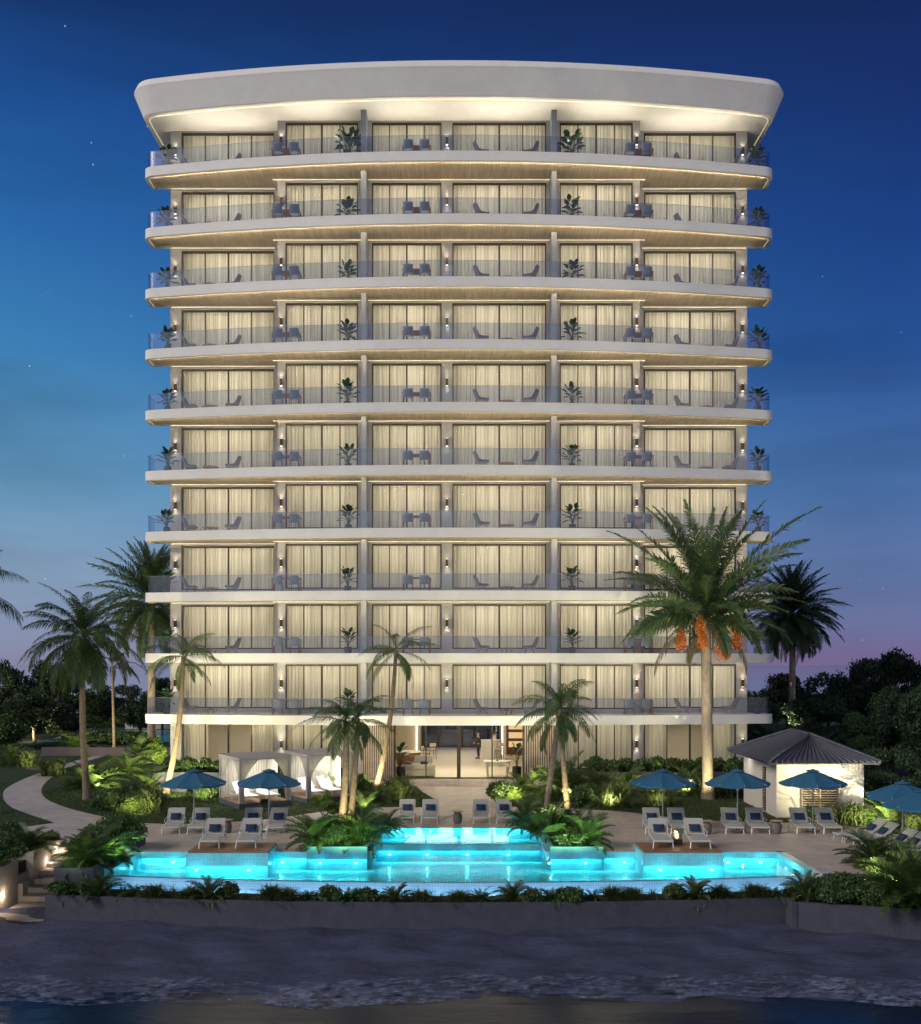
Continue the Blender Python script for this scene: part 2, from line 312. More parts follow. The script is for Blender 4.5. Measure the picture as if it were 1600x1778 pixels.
# ------------------------------------------------------------ TOWER
FL0=.32; FL1=3.79; DF=3.214; TH=.45
zs=[FL1+DF*k for k in range(10)]
NAMES=['lowest balcony','second balcony from the bottom','third balcony from the bottom','fourth balcony from the bottom','fifth balcony from the bottom','fifth balcony from the top','fourth balcony from the top','third balcony from the top','second balcony from the top','topmost balcony']
Y1=56.4; Y2=55.3; YB=76.0; BX=15.7; SX=16.7
T=(0,55.3,0)
tower=empty('apartment_tower',T,'white curved eleven storey apartment tower with glowing curtained windows','building')
def curveY(x): return 53+1.66*(x/16.0)**2
def outline(off=0,ry=Y1,r=.6,extra=0):
    xs=[-(SX-r)+ (2*(SX-r))*i/48 for i in range(49)]
    pts=[(x,curveY(x)) for x in xs]
    def bez(p0,c,p1,n=8): return [((1-t)**2*p0[0]+2*t*(1-t)*c[0]+t*t*p1[0],(1-t)**2*p0[1]+2*t*(1-t)*c[1]+t*t*p1[1]) for t in [i/n for i in range(1,n+1)]]
    e=pts[-1]; cx=(SX-.03,curveY(SX)-.02); en=(SX,curveY(SX)+r*.75)
    rt=bez(e,cx,en); lt=[(-x,y) for x,y in rt][::-1]
    full=[(-SX,ry)]+lt+pts+rt+[(SX,ry)]
    if off:
        res=[]
        for i,(x,y) in enumerate(full):
            a=full[max(i-1,0)]; b=full[min(i+1,len(full)-1)]
            dx,dy=b[0]-a[0],b[1]-a[1]; l=math.hypot(dx,dy); res.append((x-dy/l*off,y+dx/l*off))
        full=res
    return full
rest=[(BX,Y1),(BX,YB),(-BX,YB),(-BX,Y1)]
def ring(b,o1,o2,z0,z1,mi=0):
    n=len(o1)
    b.add([(x,y,z0) for x,y in o1]+[(x,y,z1) for x,y in o2],[(i,i+1,n+i+1,n+i) for i in range(n-1)],mi)
# slab prototype at z=0 top
b=MB(); b.prism(outline()+rest,-TH,0); slab0=b.build('balcony_slab','white',tower,T)
slab0.location=(0,0,zs[0])
o_in=outline(.22,Y1-.28)
ow=o_in+[(9.95,Y1-.28),(9.95,Y2-.14),(-9.95,Y2-.14),(-9.95,Y1-.28)]
b=MB(); b.add([(x,y,-TH-.006) for x,y in ow],[tuple(range(len(ow)-1,-1,-1))]); sf=b.build('soffit','soffit',slab0,T)
l0=outline(.0,Y1-.24); l1=outline(.19,Y1-.24); b=MB(); ring(b,l0,l0,-TH-.035,-TH-.0005); ring(b,l1,l1,-TH-.035,-TH-.0005); n=len(l0); b.add([(x,y,-TH-.035) for x,y in l0+l1],[(i,i+1,n+i+1,n+i) for i in range(n-1)]); b.build('lip','white',slab0,T)
b=MB(); a_=outline(.192,Y1-.24); c_=outline(.215,Y1-.24); ring(b,c_[7:-7],c_[7:-7],-TH-.033,-TH-.008,1)
n=len(a_); b.add([(x,y,-TH-.033) for x,y in a_+c_],[(i,i+1,n+i+1,n+i) for i in range(n-1)])
b.build('light_strip',['led','ledin'],slab0,T)
b=MB(); b.box(-9.9,9.9,Y2-.10,Y2-.075,-TH-.03,-TH-.002); b.box(9.98,15.6,Y1-.13,Y1-.105,-TH-.03,-TH-.002); b.box(-15.6,-9.98,Y1-.13,Y1-.105,-TH-.03,-TH-.002); b.build('cove_strip',mat('cove_strip',(1,.9,.7),emit=(1,.85,.6),estr=.8),slab0,T)
b=MB(); r1=outline(.14,Y1-.02); r2=outline(.165,Y1-.02); ring(b,r1,r1,.0,.88); ring(b,r2,r2,.0,.88)
rb=b.build('railing_glass','rail',slab0,T)
b=MB(); n=len(r1); b.add([(x,y,.884) for x,y in r1+r2],[(i,i+1,n+i+1,n+i) for i in range(n-1)]); ring(b,r1,r1,.866,.884); b.build('rail_edge','railtop',slab0,T)
KIDS[slab0.name]=list(slab0.children)
for k in range(1,10): dup(slab0,tower,(0,0,zs[k]))
# fins
for s in (-1,1):
    for k in range(10):
        b=MB(); z1=(zs[k+1]-TH-.01) if k<9 else 35.44
        x0=4.85*s if s>0 else -5.12; b.box(x0,x0+.28,54.2,Y2-.002,zs[k]+.002,z1); b.build('fin_wall','fin',tower,T)
# bays
BAYS=[(-15.08,-10.03,Y1),(-9.25,-5.38,Y2),(-4.64,-.92,Y2),(-.34,4.67,Y2),(5.39,9.29,Y2),(10.09,15.1,Y1)]
BN=['far left','left','center left','center','right','far right']
# facade walls per storey
lev=[(FL0,FL1-TH)]+[(zs[k],zs[k]+DF-TH) for k in range(9)]+[(zs[9],35.45)]
for k,(z0,z1) in enumerate(lev):
    b=MB(); bot=.25 if k else .12; zt=z0+2.64 if k else z1-.04
    def seg(x0,x1,y): b.box(x0,x1,y,y+.25,z0+.001,z1-.001)
    if k:
        ins=[(-9.68,-9.25),(-5.38,-4.64),(-.92,-.34),(4.67,5.39),(9.29,9.68)]
    else: ins=[(-9.68,-9.25),(-5.42,-5.2),(5.2,5.42),(9.29,9.68)]
    for x0,x1 in ins: seg(x0,x1,Y2)
    for s in (-1,1):
        xa,xb=sorted((s*15.1,s*BX)); seg(xa,xb,Y1); xa,xb=sorted((s*9.68,s*10.06)); seg(xa,xb,Y1)
        xa,xb=sorted((s*9.44,s*9.68)); b.box(xa,xb,Y2+.251,Y1+.25,z0+.001,z1-.001)
        xa,xb=sorted((s*(BX-.25),s*BX)); b.box(xa,xb,Y1+.251,YB,z0+.001,z1-.001)
    for i,(x0,x1,y) in enumerate(BAYS):
        if k==0 and i in (2,3): continue
        if k==0 and i in (1,4):
            pass
        b.box(x0+.001,x1-.001,y+.02,y+.23,z0+.002,z0+bot)
        if z1-.002>zt+.01: b.box(x0+.001,x1-.001,y+.02,y+.23,zt,z1-.002)
    if k: b.build('facade_wall','pier',tower,T)
    else:
        for s in (-1,1):
            c=MB()
            for fi in range(0,len(b.f),6):
                vi=b.f[fi][0]; vs=b.v[vi:vi+8]
                if vs[0][0]*s>0: c.add(vs,[tuple(i-vi for i in f) for f in b.f[fi:fi+6]])
            c.build('facade_wall','pier',tower,T)
    # rooms
    b=MB()
    for xp in ([-5.0,-.63,5.0] if k else []): b.box(xp-.06,xp+.06,Y2+.26,60,z0+.002,z1-.002)
    for xp in (-9.56,9.56): b.box(xp-.06,xp+.06,Y1+.27,60,z0+.002,z1-.002)
    if k: b.box(-BX+.26,BX-.26,60,60.15,z0+.002,z1-.002)
    else:
        b.box(-BX+.26,-5.4,60,60.15,z0+.002,z1-.002); b.box(5.4,BX-.26,60,60.15,z0+.002,z1-.002)
    b.build('interior_wall','room',tower,T)
b=MB(); b.box(-15.44,-5.42,Y1+.27,60,FL0-.02,FL0+.004); b.box(5.42,15.44,Y1+.27,60,FL0-.02,FL0+.004); b.build('interior_floor','room',tower,T)
# windows
rng=random.Random(3)
def curtain(x0,x1,y,h,seed,amp=.045):
    r=random.Random(seed); b=MB(); n=int((x1-x0)/.035); ph=r.random()*9; 
    def fn(u,v):
        x=x0+(x1-x0)*u; a=amp*(.6+.4*math.sin(x*1.7+ph))
        return (x,y+a*math.sin(x*2*PI/.17+2.2*math.sin(x*1.3+ph))+.015*math.sin(x*31+ph),h[0]+(h[1]-h[0])*v)
    b.grid(fn,n,1); return b
def window(i,x0,x1,y,zb,zt,seed,cm='curtain',drapes=((0,1),)):
    f=.065; b=MB(); yf=y+.06
    b.box(x0,x1,yf-.03,yf+.09,zt-.09,zt); b.box(x0,x1,yf-.03,yf+.09,zb,zb+.06)
    n=4
    for j in range(n+1):
        xx=x0+(x1-x0)*j/n; w=.05 if j in (1,3) else (.09 if j==2 else .065)
        xa=xx-w/2; xb=xx+w/2
        if j==0: xa,xb=x0,x0+w
        if j==n: xa,xb=x1-w,x1
        yo=-.02 if j in(1,2,3) else -.03
        b.box(xa,xb,yf+yo,yf+.08,zb+.06,zt-.09)
    fr=b.build('window',['frame'],tower,T)
    b=MB()
    for j in range(n):
        xa=x0+(x1-x0)*j/n+.03; xb=x0+(x1-x0)*(j+1)/n-.03
        b.add([(xa,yf+.03,zb+.05),(xb,yf+.03,zb+.05),(xb,yf+.03,zt-.08),(xa,yf+.03,zt-.08)],[(0,1,2,3)])
    b.build('pane','glass',fr,T)
    for d0,d1 in drapes:
        W=x1-x0
        curtain(x0+W*d0+.02,x0+W*d1-.02,y+.42,(zb-.1,zt+.02),seed).build('curtain',cm,fr,T,smooth=True)
    # ceiling cove lamp of this room, behind the curtain
    Wd=(x1-x0)
    light('AREA',((x0+x1)/2,y+1.6-T[1],zt+.05),ROOMW*1.2*Wd/5,(1,.915,.76),fr,(0,-.35,-1),Wd*.85,.6)
    return fr
ROOMW=72
protos=[]
for i,(x0,x1,y) in enumerate(BAYS):
    ps=[]
    for v in range(2):
        dr=((0,1),) if i in (0,3,5) else (((0,.245),(.255,.745),(.755,1)) if True else None)
        fr=window(i,x0,x1,y,.25,2.64,i*7+v)
        ps.append(fr)
    protos.append(ps)
for ps in protos:
    for fr in ps: KIDS[fr.name]=list(fr.children)
for i,ps in enumerate(protos):
    for k in range(10):
        v=rng.randrange(2)
        if k==0: ps[0].location=(0,0,zs[0])
        elif k==1: ps[1].location=(0,0,zs[1])
        else: dup(ps[v],tower,(0,0,zs[k]))
# ground floor windows
z0=FL0; zt=FL1-TH-.03
window(0,-15.08,-10.03,Y1,z0+.1,zt,50,drapes=((0,.27),(.72,1)))
window(1,-9.25,-5.42,Y2,z0+.1,zt,51)
window(4,5.42,9.29,Y2,z0+.1,zt,52)
window(5,10.09,15.1,Y1,z0+.1,zt,53,drapes=((0,.26),(.74,1)))
# wall lamps
lampx=[(-15.42,Y1),(-9.47,Y2),(-.63,Y2),(9.49,Y2),(15.44,Y1)]
def walllamp(x,y,z,k):
    b=MB(); b.box(x-.07,x+.07,y-.11,y-.003,z-.2,z+.2); o=b.build('wall_lamp','bronze',tower,T)
    b=MB(); b.box(x-.05,x+.05,y-.10,y-.02,z+.201,z+.206); b.box(x-.05,x+.05,y-.10,y-.02,z-.206,z-.201); b.build('bulb','bulb',o,T)
    for s in (1,-1):
        light('SPOT',(x,y-.10-T[1],z+s*.23),5,WARM,o,(0,.22,s),.03,spot=95,blend=.7)
    return o
for x,y in lampx:
    for k in range(10): walllamp(x,y,zs[k]+1.62,k)
    if x!=-.63: walllamp(x,y,FL0+1.85,-1)
# roof
def routl(off):
    full=outline(0,YB+1,.8)
    res=[]
    for i,(x,y) in enumerate(full):
        a=full[max(i-1,0)]; c=full[min(i+1,len(full)-1)]; dx,dy=c[0]-a[0],c[1]-a[1]; l=math.hypot(dx,dy); res.append((x+dy/l*off,y-dx/l*off))
    return res
prof=[(0,35.45),(.05,35.44),(.10,35.49),(.57,36.62),(.61,36.70),(.59,36.76),(.44,37.08),(.36,37.11)]
b=MB(); rs=[routl(o) for o,z in prof]; n=len(rs[0])
for j in range(len(prof)-1): ring(b,rs[j],rs[j+1],prof[j][1],prof[j+1][1])
b.add([(x,y,35.45) for x,y in rs[0]],[tuple(range(n-1,-1,-1))]); b.add([(x,y,37.11) for x,y in rs[-1]],[tuple(range(n))])
b.build('roof','white',tower,T)
b=MB(); a_=outline(.16,YB,.8); c_=outline(.2,YB,.8); ring(b,c_[8:-8],c_[8:-8],35.42,35.449,1); b.add([(x,y,35.42) for x,y in a_+c_],[(i,i+1,len(a_)+i+1,len(a_)+i) for i in range(len(a_)-1)])
b.build('roof_light_strip',['led','ledroof'],tower,T)
# concealed roof uplighting at the heads of the top windows
for x0,x1,y in BAYS: light('AREA',((x0+x1)/2,y-.9-T[1],33.9),60*(x1-x0)/5,(1,.88,.66),tower,(0,-.3,1),(x1-x0)*.9,.1)
# unseen upward area lights added to brighten the balcony soffits
for k in range(10):
    for x0,x1 in ((-15.6,-10.4),(-9.6,-5.4),(-4.6,4.6),(5.4,9.6),(10.4,15.6)):
        xm=(x0+x1)/2; light('AREA',(xm,curveY(xm)+.75-T[1],zs[k]+.03),WASH*(x1-x0),(1,.89,.71),tower,(0,-.1,1),x1-x0,.08,name='soffit_fill_light')
# ground plinth / step
b=MB(); b.box(-5.6,5.6,54.55,55.29,.001,.16); b.box(-5.6,5.6,54.85,55.29,.161,FL0); b.build('entrance_step','deck',tower,T)
b=MB(); b.box(-BX,-5.61,54.9,56.39,.0,FL0-.03); b.box(5.61,BX,54.9,56.39,.0,FL0-.03); b.build('plinth','pier',tower,T)
# lobby
zt=FL1-TH-.005
b=MB(); b.box(-5.4,5.4,Y2,YB-.2,FL0-.1,FL0); b.build('lobby_floor','lobbyfloor',tower,T)
b=MB()
b.box(-5.4,-5.28,Y2+.3,YB-.2,FL0,zt); b.box(5.28,5.4,Y2+.3,YB-.2,FL0,zt)
b.box(-5.27,-2.9,66,66.2,FL0,zt); b.box(3.1,5.27,70,70.2,FL0,zt)
b.box(-2.9,-2.7,66,YB-.5,FL0,zt); b.box(2.95,3.09,70,YB-.5,FL0,zt)
b.build('lobby_wall','lobbywall',tower,T)
b=MB(); b.box(-2.69,-2.66,65.9,65.96,FL0,zt); b.box(2.9,2.94,69.9,69.96,FL0,zt); b.build('wall_light_strip',mat('wall_strip',(1,1,1),emit=(1,.9,.75),estr=6),tower,T)
b=MB()
for x in (-2.6,-1.5,.2,.3,1.9,2.8): b.box(x-.04,x+.04,YB-.5,YB-.4,FL0,zt)
b.box(-2.7,2.95,YB-.5,YB-.4,FL0,FL0+.08); b.box(-2.7,2.95,YB-.5,YB-.4,FL0+1.05,FL0+1.1)
rf=b.build('rear_window','frame',tower,T)
b=MB(); b.box(-2.7,2.95,YB-.46,YB-.45,FL0+.08,zt); b.build('pane',glassmat('rear_glass',(.5,.6,.8),.06),rf,T)
# front entrance glazing
b=MB(); yy=Y2+.05
for x,wd in ((-3.41,.08),(-1.75,.07),(0,.2),(1.78,.07),(3.44,.08)): b.box(x-wd/2,x+wd/2,yy-.04,yy+.06,FL0,zt)
b.box(-3.45,3.48,yy-.035,yy+.055,FL0+.001,FL0+.07)
dr=b.build('entrance_door','frame',tower,T); M_=M
b=MB(); b.box(-3.37,3.4,yy+.0,yy+.01,FL0+.07,zt); b.build('pane',glassmat('lobby_glass',(.97,.98,.97),.4,fres=1.4),dr,T)
for x0,x1 in ((-5.2,-3.46),(3.49,5.2)):
    b=MB(); b.box(x0,x1,Y2+.02,Y2+.1,FL0,zt); q=b.build('slatted_screen','dark',tower,T)
    n=int((x1-x0)/.115); 
    b=MB()
    for i in range(n): 
        x=x0+(i+.5)*(x1-x0)/n; b.box(x-.035,x+.035,Y2-.07,Y2+.015,FL0+.01,zt-.01)
    b.build('slats','slat',q,T)
light('AREA',(0,3.5,zt-.05),260,(1,.86,.62),tower,(0,0,-1),6,5)
light('AREA',(0,13,zt-.05),200,(1,.86,.62),tower,(0,0,-1),4.5,9)
# penthouse plant room not visible; shelf niche in lobby
b=MB(); b.box(3.2,5.2,69.6,69.98,FL0,zt-.2); sh=b.build('lobby_shelf','brownwood',tower,T)
b=MB()
for j in range(4): b.box(3.35,5.05,69.55,69.59,FL0+.5+.6*j,FL0+.9+.6*j)
b.build('niche',mat('niche',(.6,.45,.25),emit=(1,.7,.35),estr=.6),sh,T)
# fill spots added for the facade are placed at the end
# ------------------------------------------------------------ plant generators
def mesh_np(name,v,f,mats,mi=None,parent=None,loc=None,smooth=False):
    me=bpy.data.meshes.new(name); v=np.asarray(v,dtype=np.float32).reshape(-1,3); f=np.asarray(f,dtype=np.int32); k=f.shape[1]
    me.vertices.add(len(v)); me.vertices.foreach_set('co',v.ravel()); me.loops.add(f.size); me.loops.foreach_set('vertex_index',f.ravel())
    me.polygons.add(len(f)); me.polygons.foreach_set('loop_start',np.arange(0,f.size,k,dtype=np.int32)); me.polygons.foreach_set('loop_total',np.full(len(f),k,dtype=np.int32))
    for q in (mats if isinstance(mats,(list,tuple)) else [mats]): me.materials.append(M[q] if isinstance(q,str) else q)
    if mi is not None: me.polygons.foreach_set('material_index',np.asarray(mi,dtype=np.int32))
    me.update(); me.validate()
    o=bpy.data.objects.new(name,me); C.objects.link(o)
    if parent: o.parent=parent
    if loc is not None: o.location=loc
    return o
def frond(rg,Lf,elev,droop,nl,ll,lw,vee=.5,sweep=.6,az=0,start=.12,twist=0,thick=.03,hang=0.0,seg=14):
    """one pinnate leaf as quads: leaflets as folded strips"""
    t=np.linspace(0,1,seg+1); ang=elev-droop*t**1.3
    dx=np.cos(ang); dz=np.sin(ang); x=np.concatenate([[0],np.cumsum((dx[1:]+dx[:-1])/2)])*Lf/seg; z=np.concatenate([[0],np.cumsum((dz[1:]+dz[:-1])/2)])*Lf/seg
    V=[];Q=[]
    # rachis
    wd=thick*(1-.85*t)
    rv=np.stack([np.stack([x,-wd,z],1),np.stack([x,wd,z],1)],1).reshape(-1,3); V.append(rv)
    Q.append(np.array([[2*i,2*i+1,2*i+3,2*i+2] for i in range(seg)])); o=len(rv)
    s=np.linspace(start,1,nl); 
    for side in (-1,1):
        px=np.interp(s,t,x); pz=np.interp(s,t,z); a=np.interp(s,t,ang)
        prof=np.sin(np.clip((s-start)/(1-start),0,1)**.75*PI*.86+.30)**.8; prof=np.maximum(prof,.12)
        l=ll*prof*(1+rg.normal(0,.07,nl)); w_=lw*(.6+.4*prof)
        sw=sweep+.55*(s**2)+rg.normal(0,.06,nl); 
        T_=np.stack([np.cos(a),0*a,np.sin(a)],1); U=np.stack([-np.sin(a),0*a,np.cos(a)],1); S=np.stack([0*a,side+0*a,0*a],1)
        vv=vee+rg.normal(0,.13+.12*(nl>66),nl)
        D=T_*np.sin(sw)[:,None]+(S*np.cos(vv)[:,None]+U*np.sin(vv)[:,None])*np.cos(sw)[:,None]
        P=np.stack([px,0*px,pz],1)
        W=np.cross(D,U*np.cos(vv)[:,None]-S*np.sin(vv)[:,None]); W/=np.linalg.norm(W,axis=1)[:,None]
        mid=P+D*(l*.5)[:,None]+np.array([0,0,-1])*(l*(hang*.22))[:,None]
        tip=P+D*l[:,None]*(1-.25*hang)+np.array([0,0,-1])*(l*(.10+hang*.75))[:,None]
        A=P-W*(w_*.25)[:,None]; B=P+W*(w_*.25)[:,None]; Cc=mid+W*(w_*.5)[:,None]; Dd=mid-W*(w_*.5)[:,None]
        E=tip+W*(w_*.06)[:,None]; Ff=tip-W*(w_*.06)[:,None]
        vs=np.stack([A,B,Cc,Dd,E,Ff],1).reshape(-1,3); k=np.arange(nl)*6+o
        Q.append(np.stack([k,k+1,k+2,k+3],1)); Q.append(np.stack([k+3,k+2,k+4,k+5],1)); V.append(vs); o+=len(vs)
    V=np.concatenate(V); Q=np.concatenate(Q)
    if twist:
        c,s_=math.cos(twist),math.sin(twist); V=np.stack([V[:,0],V[:,1]*c-V[:,2]*s_*0-0*V[:,1],V[:,2]+V[:,1]*s_],1)
    c,s_=math.cos(az),math.sin(az); V=np.stack([V[:,0]*c-V[:,1]*s_,V[:,0]*s_+V[:,1]*c,V[:,2]],1)
    return V,Q
def join(parts):
    V=[];Q=[];o=0
    for v,q in parts: V.append(v); Q.append(q+o); o+=len(v)
    return np.concatenate(V),np.concatenate(Q)
def crown(seed,n,L_,e0,e1,droop,nl,ll,lw,lup=0,vee=.45,sweep=.6,hang=.2,zsp=.3,thick=.035,dr=None,start=.12):
    rg=np.random.default_rng(seed); ps=[]
    for i in range(n):
        u=(i+.5)/n; e=e0+(e1-e0)*u+rg.normal(0,.09); az=i*2.39996+rg.normal(0,.12)
        d=(droop if dr is None else droop+(dr-droop)*u)*(1+rg.normal(0,.12))
        Lf=L_*(1+lup*(1-u)**1.3)*(1+rg.normal(0,.08))*(.85+.15*math.sin(PI*u))
        v,q=frond(rg,Lf,e,d,nl,ll,lw,vee,sweep,az,start,rg.normal(0,.35),thick,hang)
        v=v+np.array([0,0,zsp*(.5-u)]); ps.append((v,q))
    return join(ps)
def trunk_mesh(b,base,top,r0,r1,bend=.0,rings=True,seg=26,side=1,flare=1.35):
    base=Vector(base); top=Vector(top); pts=[];rs=[]
    for i in range(seg+1):
        t=i/seg; p=base.lerp(top,t); 
        p=p+Vector((side*bend*math.sin(PI*t),0,0))
        rr=r0+(r1-r0)*t+ (r0*(flare-1))*max(0,1-t*9)
        if rings: rr*=1+.045*((i%2)*2-1)
        pts.append(p); rs.append(rr)
    b.tube(pts,rs,10); return b
def palm(name,base,top,r0,r1,cr,leafmat,label,cat='palm tree',group=None,bend=0,bark='trunkp',side=1,dry=None,seg=30,rings=True):
    o=empty(name,base,label,cat,group)
    b=MB(); d=Vector(top)-Vector(base); trunk_mesh(b,(0,0,-.1),d,r0,r1,bend,rings,seg,side); b.build('trunk',bark,o,smooth=not rings)
    v,q=crown(**cr); mesh_np('crown',v,q,leafmat,parent=o,loc=tuple(d))
    if dry: v,q=crown(**dry); mesh_np('dry_fronds',v,q,'dryleaf',parent=o,loc=tuple(d-Vector((0,0,.15))))
    return o
def leafcloud(rg,n,lobes,size,flat=.0,shell=.55):
    """leaf quads spread through several ellipsoid lobes: (cx,cy,cz,rx,ry,rz)"""
    lob=np.array(lobes,float); wts=(lob[:,3]*lob[:,4]*lob[:,5])**.7; wts/=wts.sum(); k=rg.choice(len(lob),n,p=wts)
    d=rg.normal(size=(n,3)); d/=np.linalg.norm(d,axis=1)[:,None]; r=(shell+(1-shell)*rg.random(n))**1.0*(1+rg.normal(0,.07,n))
    P=lob[k,:3]+d*r[:,None]*lob[k,3:6]
    nrm=d*.7+rg.normal(size=(n,3))*.6+np.array([0,0,.3]); nrm/=np.linalg.norm(nrm,axis=1)[:,None]
    a=np.cross(nrm,rg.normal(size=(n,3))); a/=np.linalg.norm(a,axis=1)[:,None]; b_=np.cross(nrm,a)
    s=size*(.6+.8*rg.random(n)); l=a*s[:,None]; w_=b_*(s*.32)[:,None]
    V=np.stack([P,P+l*.45+w_,P+l,P+l*.45-w_],1).reshape(-1,3); Q=np.arange(n*4).reshape(-1,4)
    return V,Q
def lobes(rg,n,rx,ry,rz,z0=0,f=.5):
    out=[(0,0,z0+rz*.9,rx*.62,ry*.62,rz*.75)]
    for i in range(n):
        a=rg.random()*2*PI; q=.35+.45*rg.random(); s=f*(.7+.6*rg.random())
        out.append((math.cos(a)*rx*q,math.sin(a)*ry*q,z0+rz*(.5+1.1*rg.random()*(1.1-q)),rx*s,ry*s,rz*s*.9))
    return out
def mound(rg,n,rad,h,wid):
    az=rg.random(n)*2*PI; L_=h*1.35*(.6+.5*rg.random(n)); e=R(90)-np.abs(rg.normal(0,.62,n)); bx=rg.normal(0,rad*.22,n); by=rg.normal(0,rad*.22,n)
    D=np.stack([np.cos(e)*np.cos(az),np.cos(e)*np.sin(az),np.sin(e)],1); Hh=np.stack([np.cos(az),np.sin(az),0*az],1); S=np.stack([-np.sin(az),np.cos(az),0*az],1)
    P=np.stack([bx,by,0*bx],1); m=P+D*(L_*.5)[:,None]; sc_=rad/h
    t=P+D*(L_*.85)[:,None]+Hh*(L_*.35*sc_)[:,None]-np.array([0,0,1])*(L_*.22)[:,None]
    w_=S*wid
    V=np.stack([P-w_,P+w_,m+w_*.9,m-w_*.9,t+w_*.15,t-w_*.15],1).reshape(-1,3); k=np.arange(n)*6
    return V,np.concatenate([np.stack([k,k+1,k+2,k+3],1),np.stack([k+3,k+2,k+4,k+5],1)])
SEED=[100]
def plant(kind,px,py,wpx,hpx,label,z0=0.0,group=None,cat=None,matn=None,Y=None):
    SEED[0]+=1; rg=np.random.default_rng(SEED[0])
    if Y is None: Y=F*(H-z0)/(py-PY)
    X=(px-PX)*Y/F; w_=wpx*Y/F; h=hpx*Y/F
    dens=min(1.0,(wpx/45.0))
    if kind in('shrub','hedge','brightshrub'):
        nm='shrub'; lf=max(.04,.0021*Y); n=int(min(9000,150+wpx*hpx*2.2)); 
        v,q=leafcloud(rg,n,lobes(rg,9,w_/2,w_/2.4,h/2,0,.38),lf*1.25,shell=.35)
        v[:,2]=np.maximum(v[:,2],.01); mt={'shrub':'midleaf','hedge':'midleaf','brightshrub':'brightleaf'}[kind]; c='shrub'
    elif kind=='cycad':
        nm='palm_shrub'; n=int(20+wpx/6); v,q=crown(SEED[0],n,w_*.62,1.45,.15,1.1,int(26+wpx/4),w_*.155,max(.018,w_*.0125),.35,.6,.3,.05,.014*w_+.006,start=.2); s=h/max(v[:,2].max(),.1); v[:,2]*=min(max(s,.6),1.7); v[:,2]=np.maximum(v[:,2],.02) if z0>-.2 and False else v[:,2]; mt='palmleaf'; c='palm shrub'
        lim=-.25 if z0>-.3 else -.5; v[:,2]=np.maximum(v[:,2],-.02-0*lim) if kind=='x' else v[:,2]
    elif kind=='fan':
        nm='fan_palm'; ps=[]
        for i in range(int(9+wpx/12)):
            az=i*2.4+rg.normal(0,.2); e=1.35-1.1*(i/(9+wpx/12))+rg.normal(0,.1); st=w_*.30*(.8+.4*rg.random())
            c0=np.array([math.cos(az)*math.cos(e)*st,math.sin(az)*math.cos(e)*st,math.sin(e)*st+h*.12]); 
            k=17; fa=np.linspace(-1.75,1.75,k); up=np.array([0,0,1.0]); fw=np.array([math.cos(az)*math.cos(e),math.sin(az)*math.cos(e),math.sin(e)]); sd=np.cross(fw,up); sd/=np.linalg.norm(sd); nn=np.cross(sd,fw)
            D=np.cos(fa)[:,None]*fw+np.sin(fa)[:,None]*sd+nn*.12; ll=w_*.34*(.8+.25*np.cos(fa*.8)+rg.normal(0,.03,k))
            W=np.cross(D,nn); W/=np.linalg.norm(W,axis=1)[:,None]; wd=w_*.024
            P=np.tile(c0,(k,1)); m=P+D*(ll*.55)[:,None]; t=P+D*ll[:,None]-np.array([0,0,1])*(ll*.16)[:,None]
            V=np.stack([P,m+W*wd,t,m-W*wd],1).reshape(-1,3); ps.append((V,np.arange(k*4).reshape(-1,4)))
            b0=np.array([0,0,h*.04]); V=np.stack([b0-sd*.012,b0+sd*.012,c0+sd*.008,c0-sd*.008]); ps.append((V,np.array([[0,1,2,3]])))
        v,q=join(ps); s=h/max(v[:,2].max(),.1); v[:,2]*=min(max(s,.5),1.8); mt='palmleaf'; c='fan palm'
    elif kind=='grass':
        nm='grass_clump'; v,q=mound(rg,int(220+wpx*7),w_/2,h,max(.008,.00045*Y)); mt='grassblade'; c='grass clump'
    elif kind=='fernp':
        nm='fern'; v,q=crown(SEED[0],int(14+wpx/4),w_*.6,1.3,.3,1.3,16,w_*.11,w_*.035,.1,.4,.15,.05,.008,start=.1); mt='fern'; c='fern'
    elif kind=='reed':
        nm='reed_clump'; v,q=mound(rg,int(60+wpx*2),w_/2.6,h,.006); mt='grassblade'; c='reeds'
    if matn: mt=matn
    o=mesh_np(nm,v,q,mt,loc=(X,Y,z0)); tag(o,label,cat or c,group); return o
# ------------------------------------------------------------ balcony furniture
def mk_lounge():
    t=empty('lounge_chair',(0,0,0)); 
    # faces +x : shell seat
    b=MB()
    def sh(u,v):
        y=(u-.5)*.66; a=abs(u-.5)*2
        if v<.5: q=v/.5; x=.33-.62*q; z=.36-.05*math.sin(q*PI)-.04*q+a**4*.2*(.3+.7*q)
        else: q=(v-.5)/.5; x=-.29-.20*q+a**3*.18*(1-q*.5); z=.32+.60*q+.0
        if v<.5: x+=0
        return (x,y*(1-.18*max(0,v-.6)/.4),z)
    b.grid(sh,10,14); o=b.build('wicker_shell','wicker',t,smooth=True); m=o.modifiers.new('s','SOLIDIFY'); m.thickness=.06
    b=MB(); b.box(-.24,.30,-.25,.25,.36,.45); b.build('seat_cushion','cushion',t,bevel=.03)
    for sx in (-1,1):
        for sy in (-1,1):
            b=MB(); b.tube([(sx*.14,sy*.2,.33),(sx*.27,sy*.28,.0)],.013,6); b.build('leg','legmetal',t)
    return t
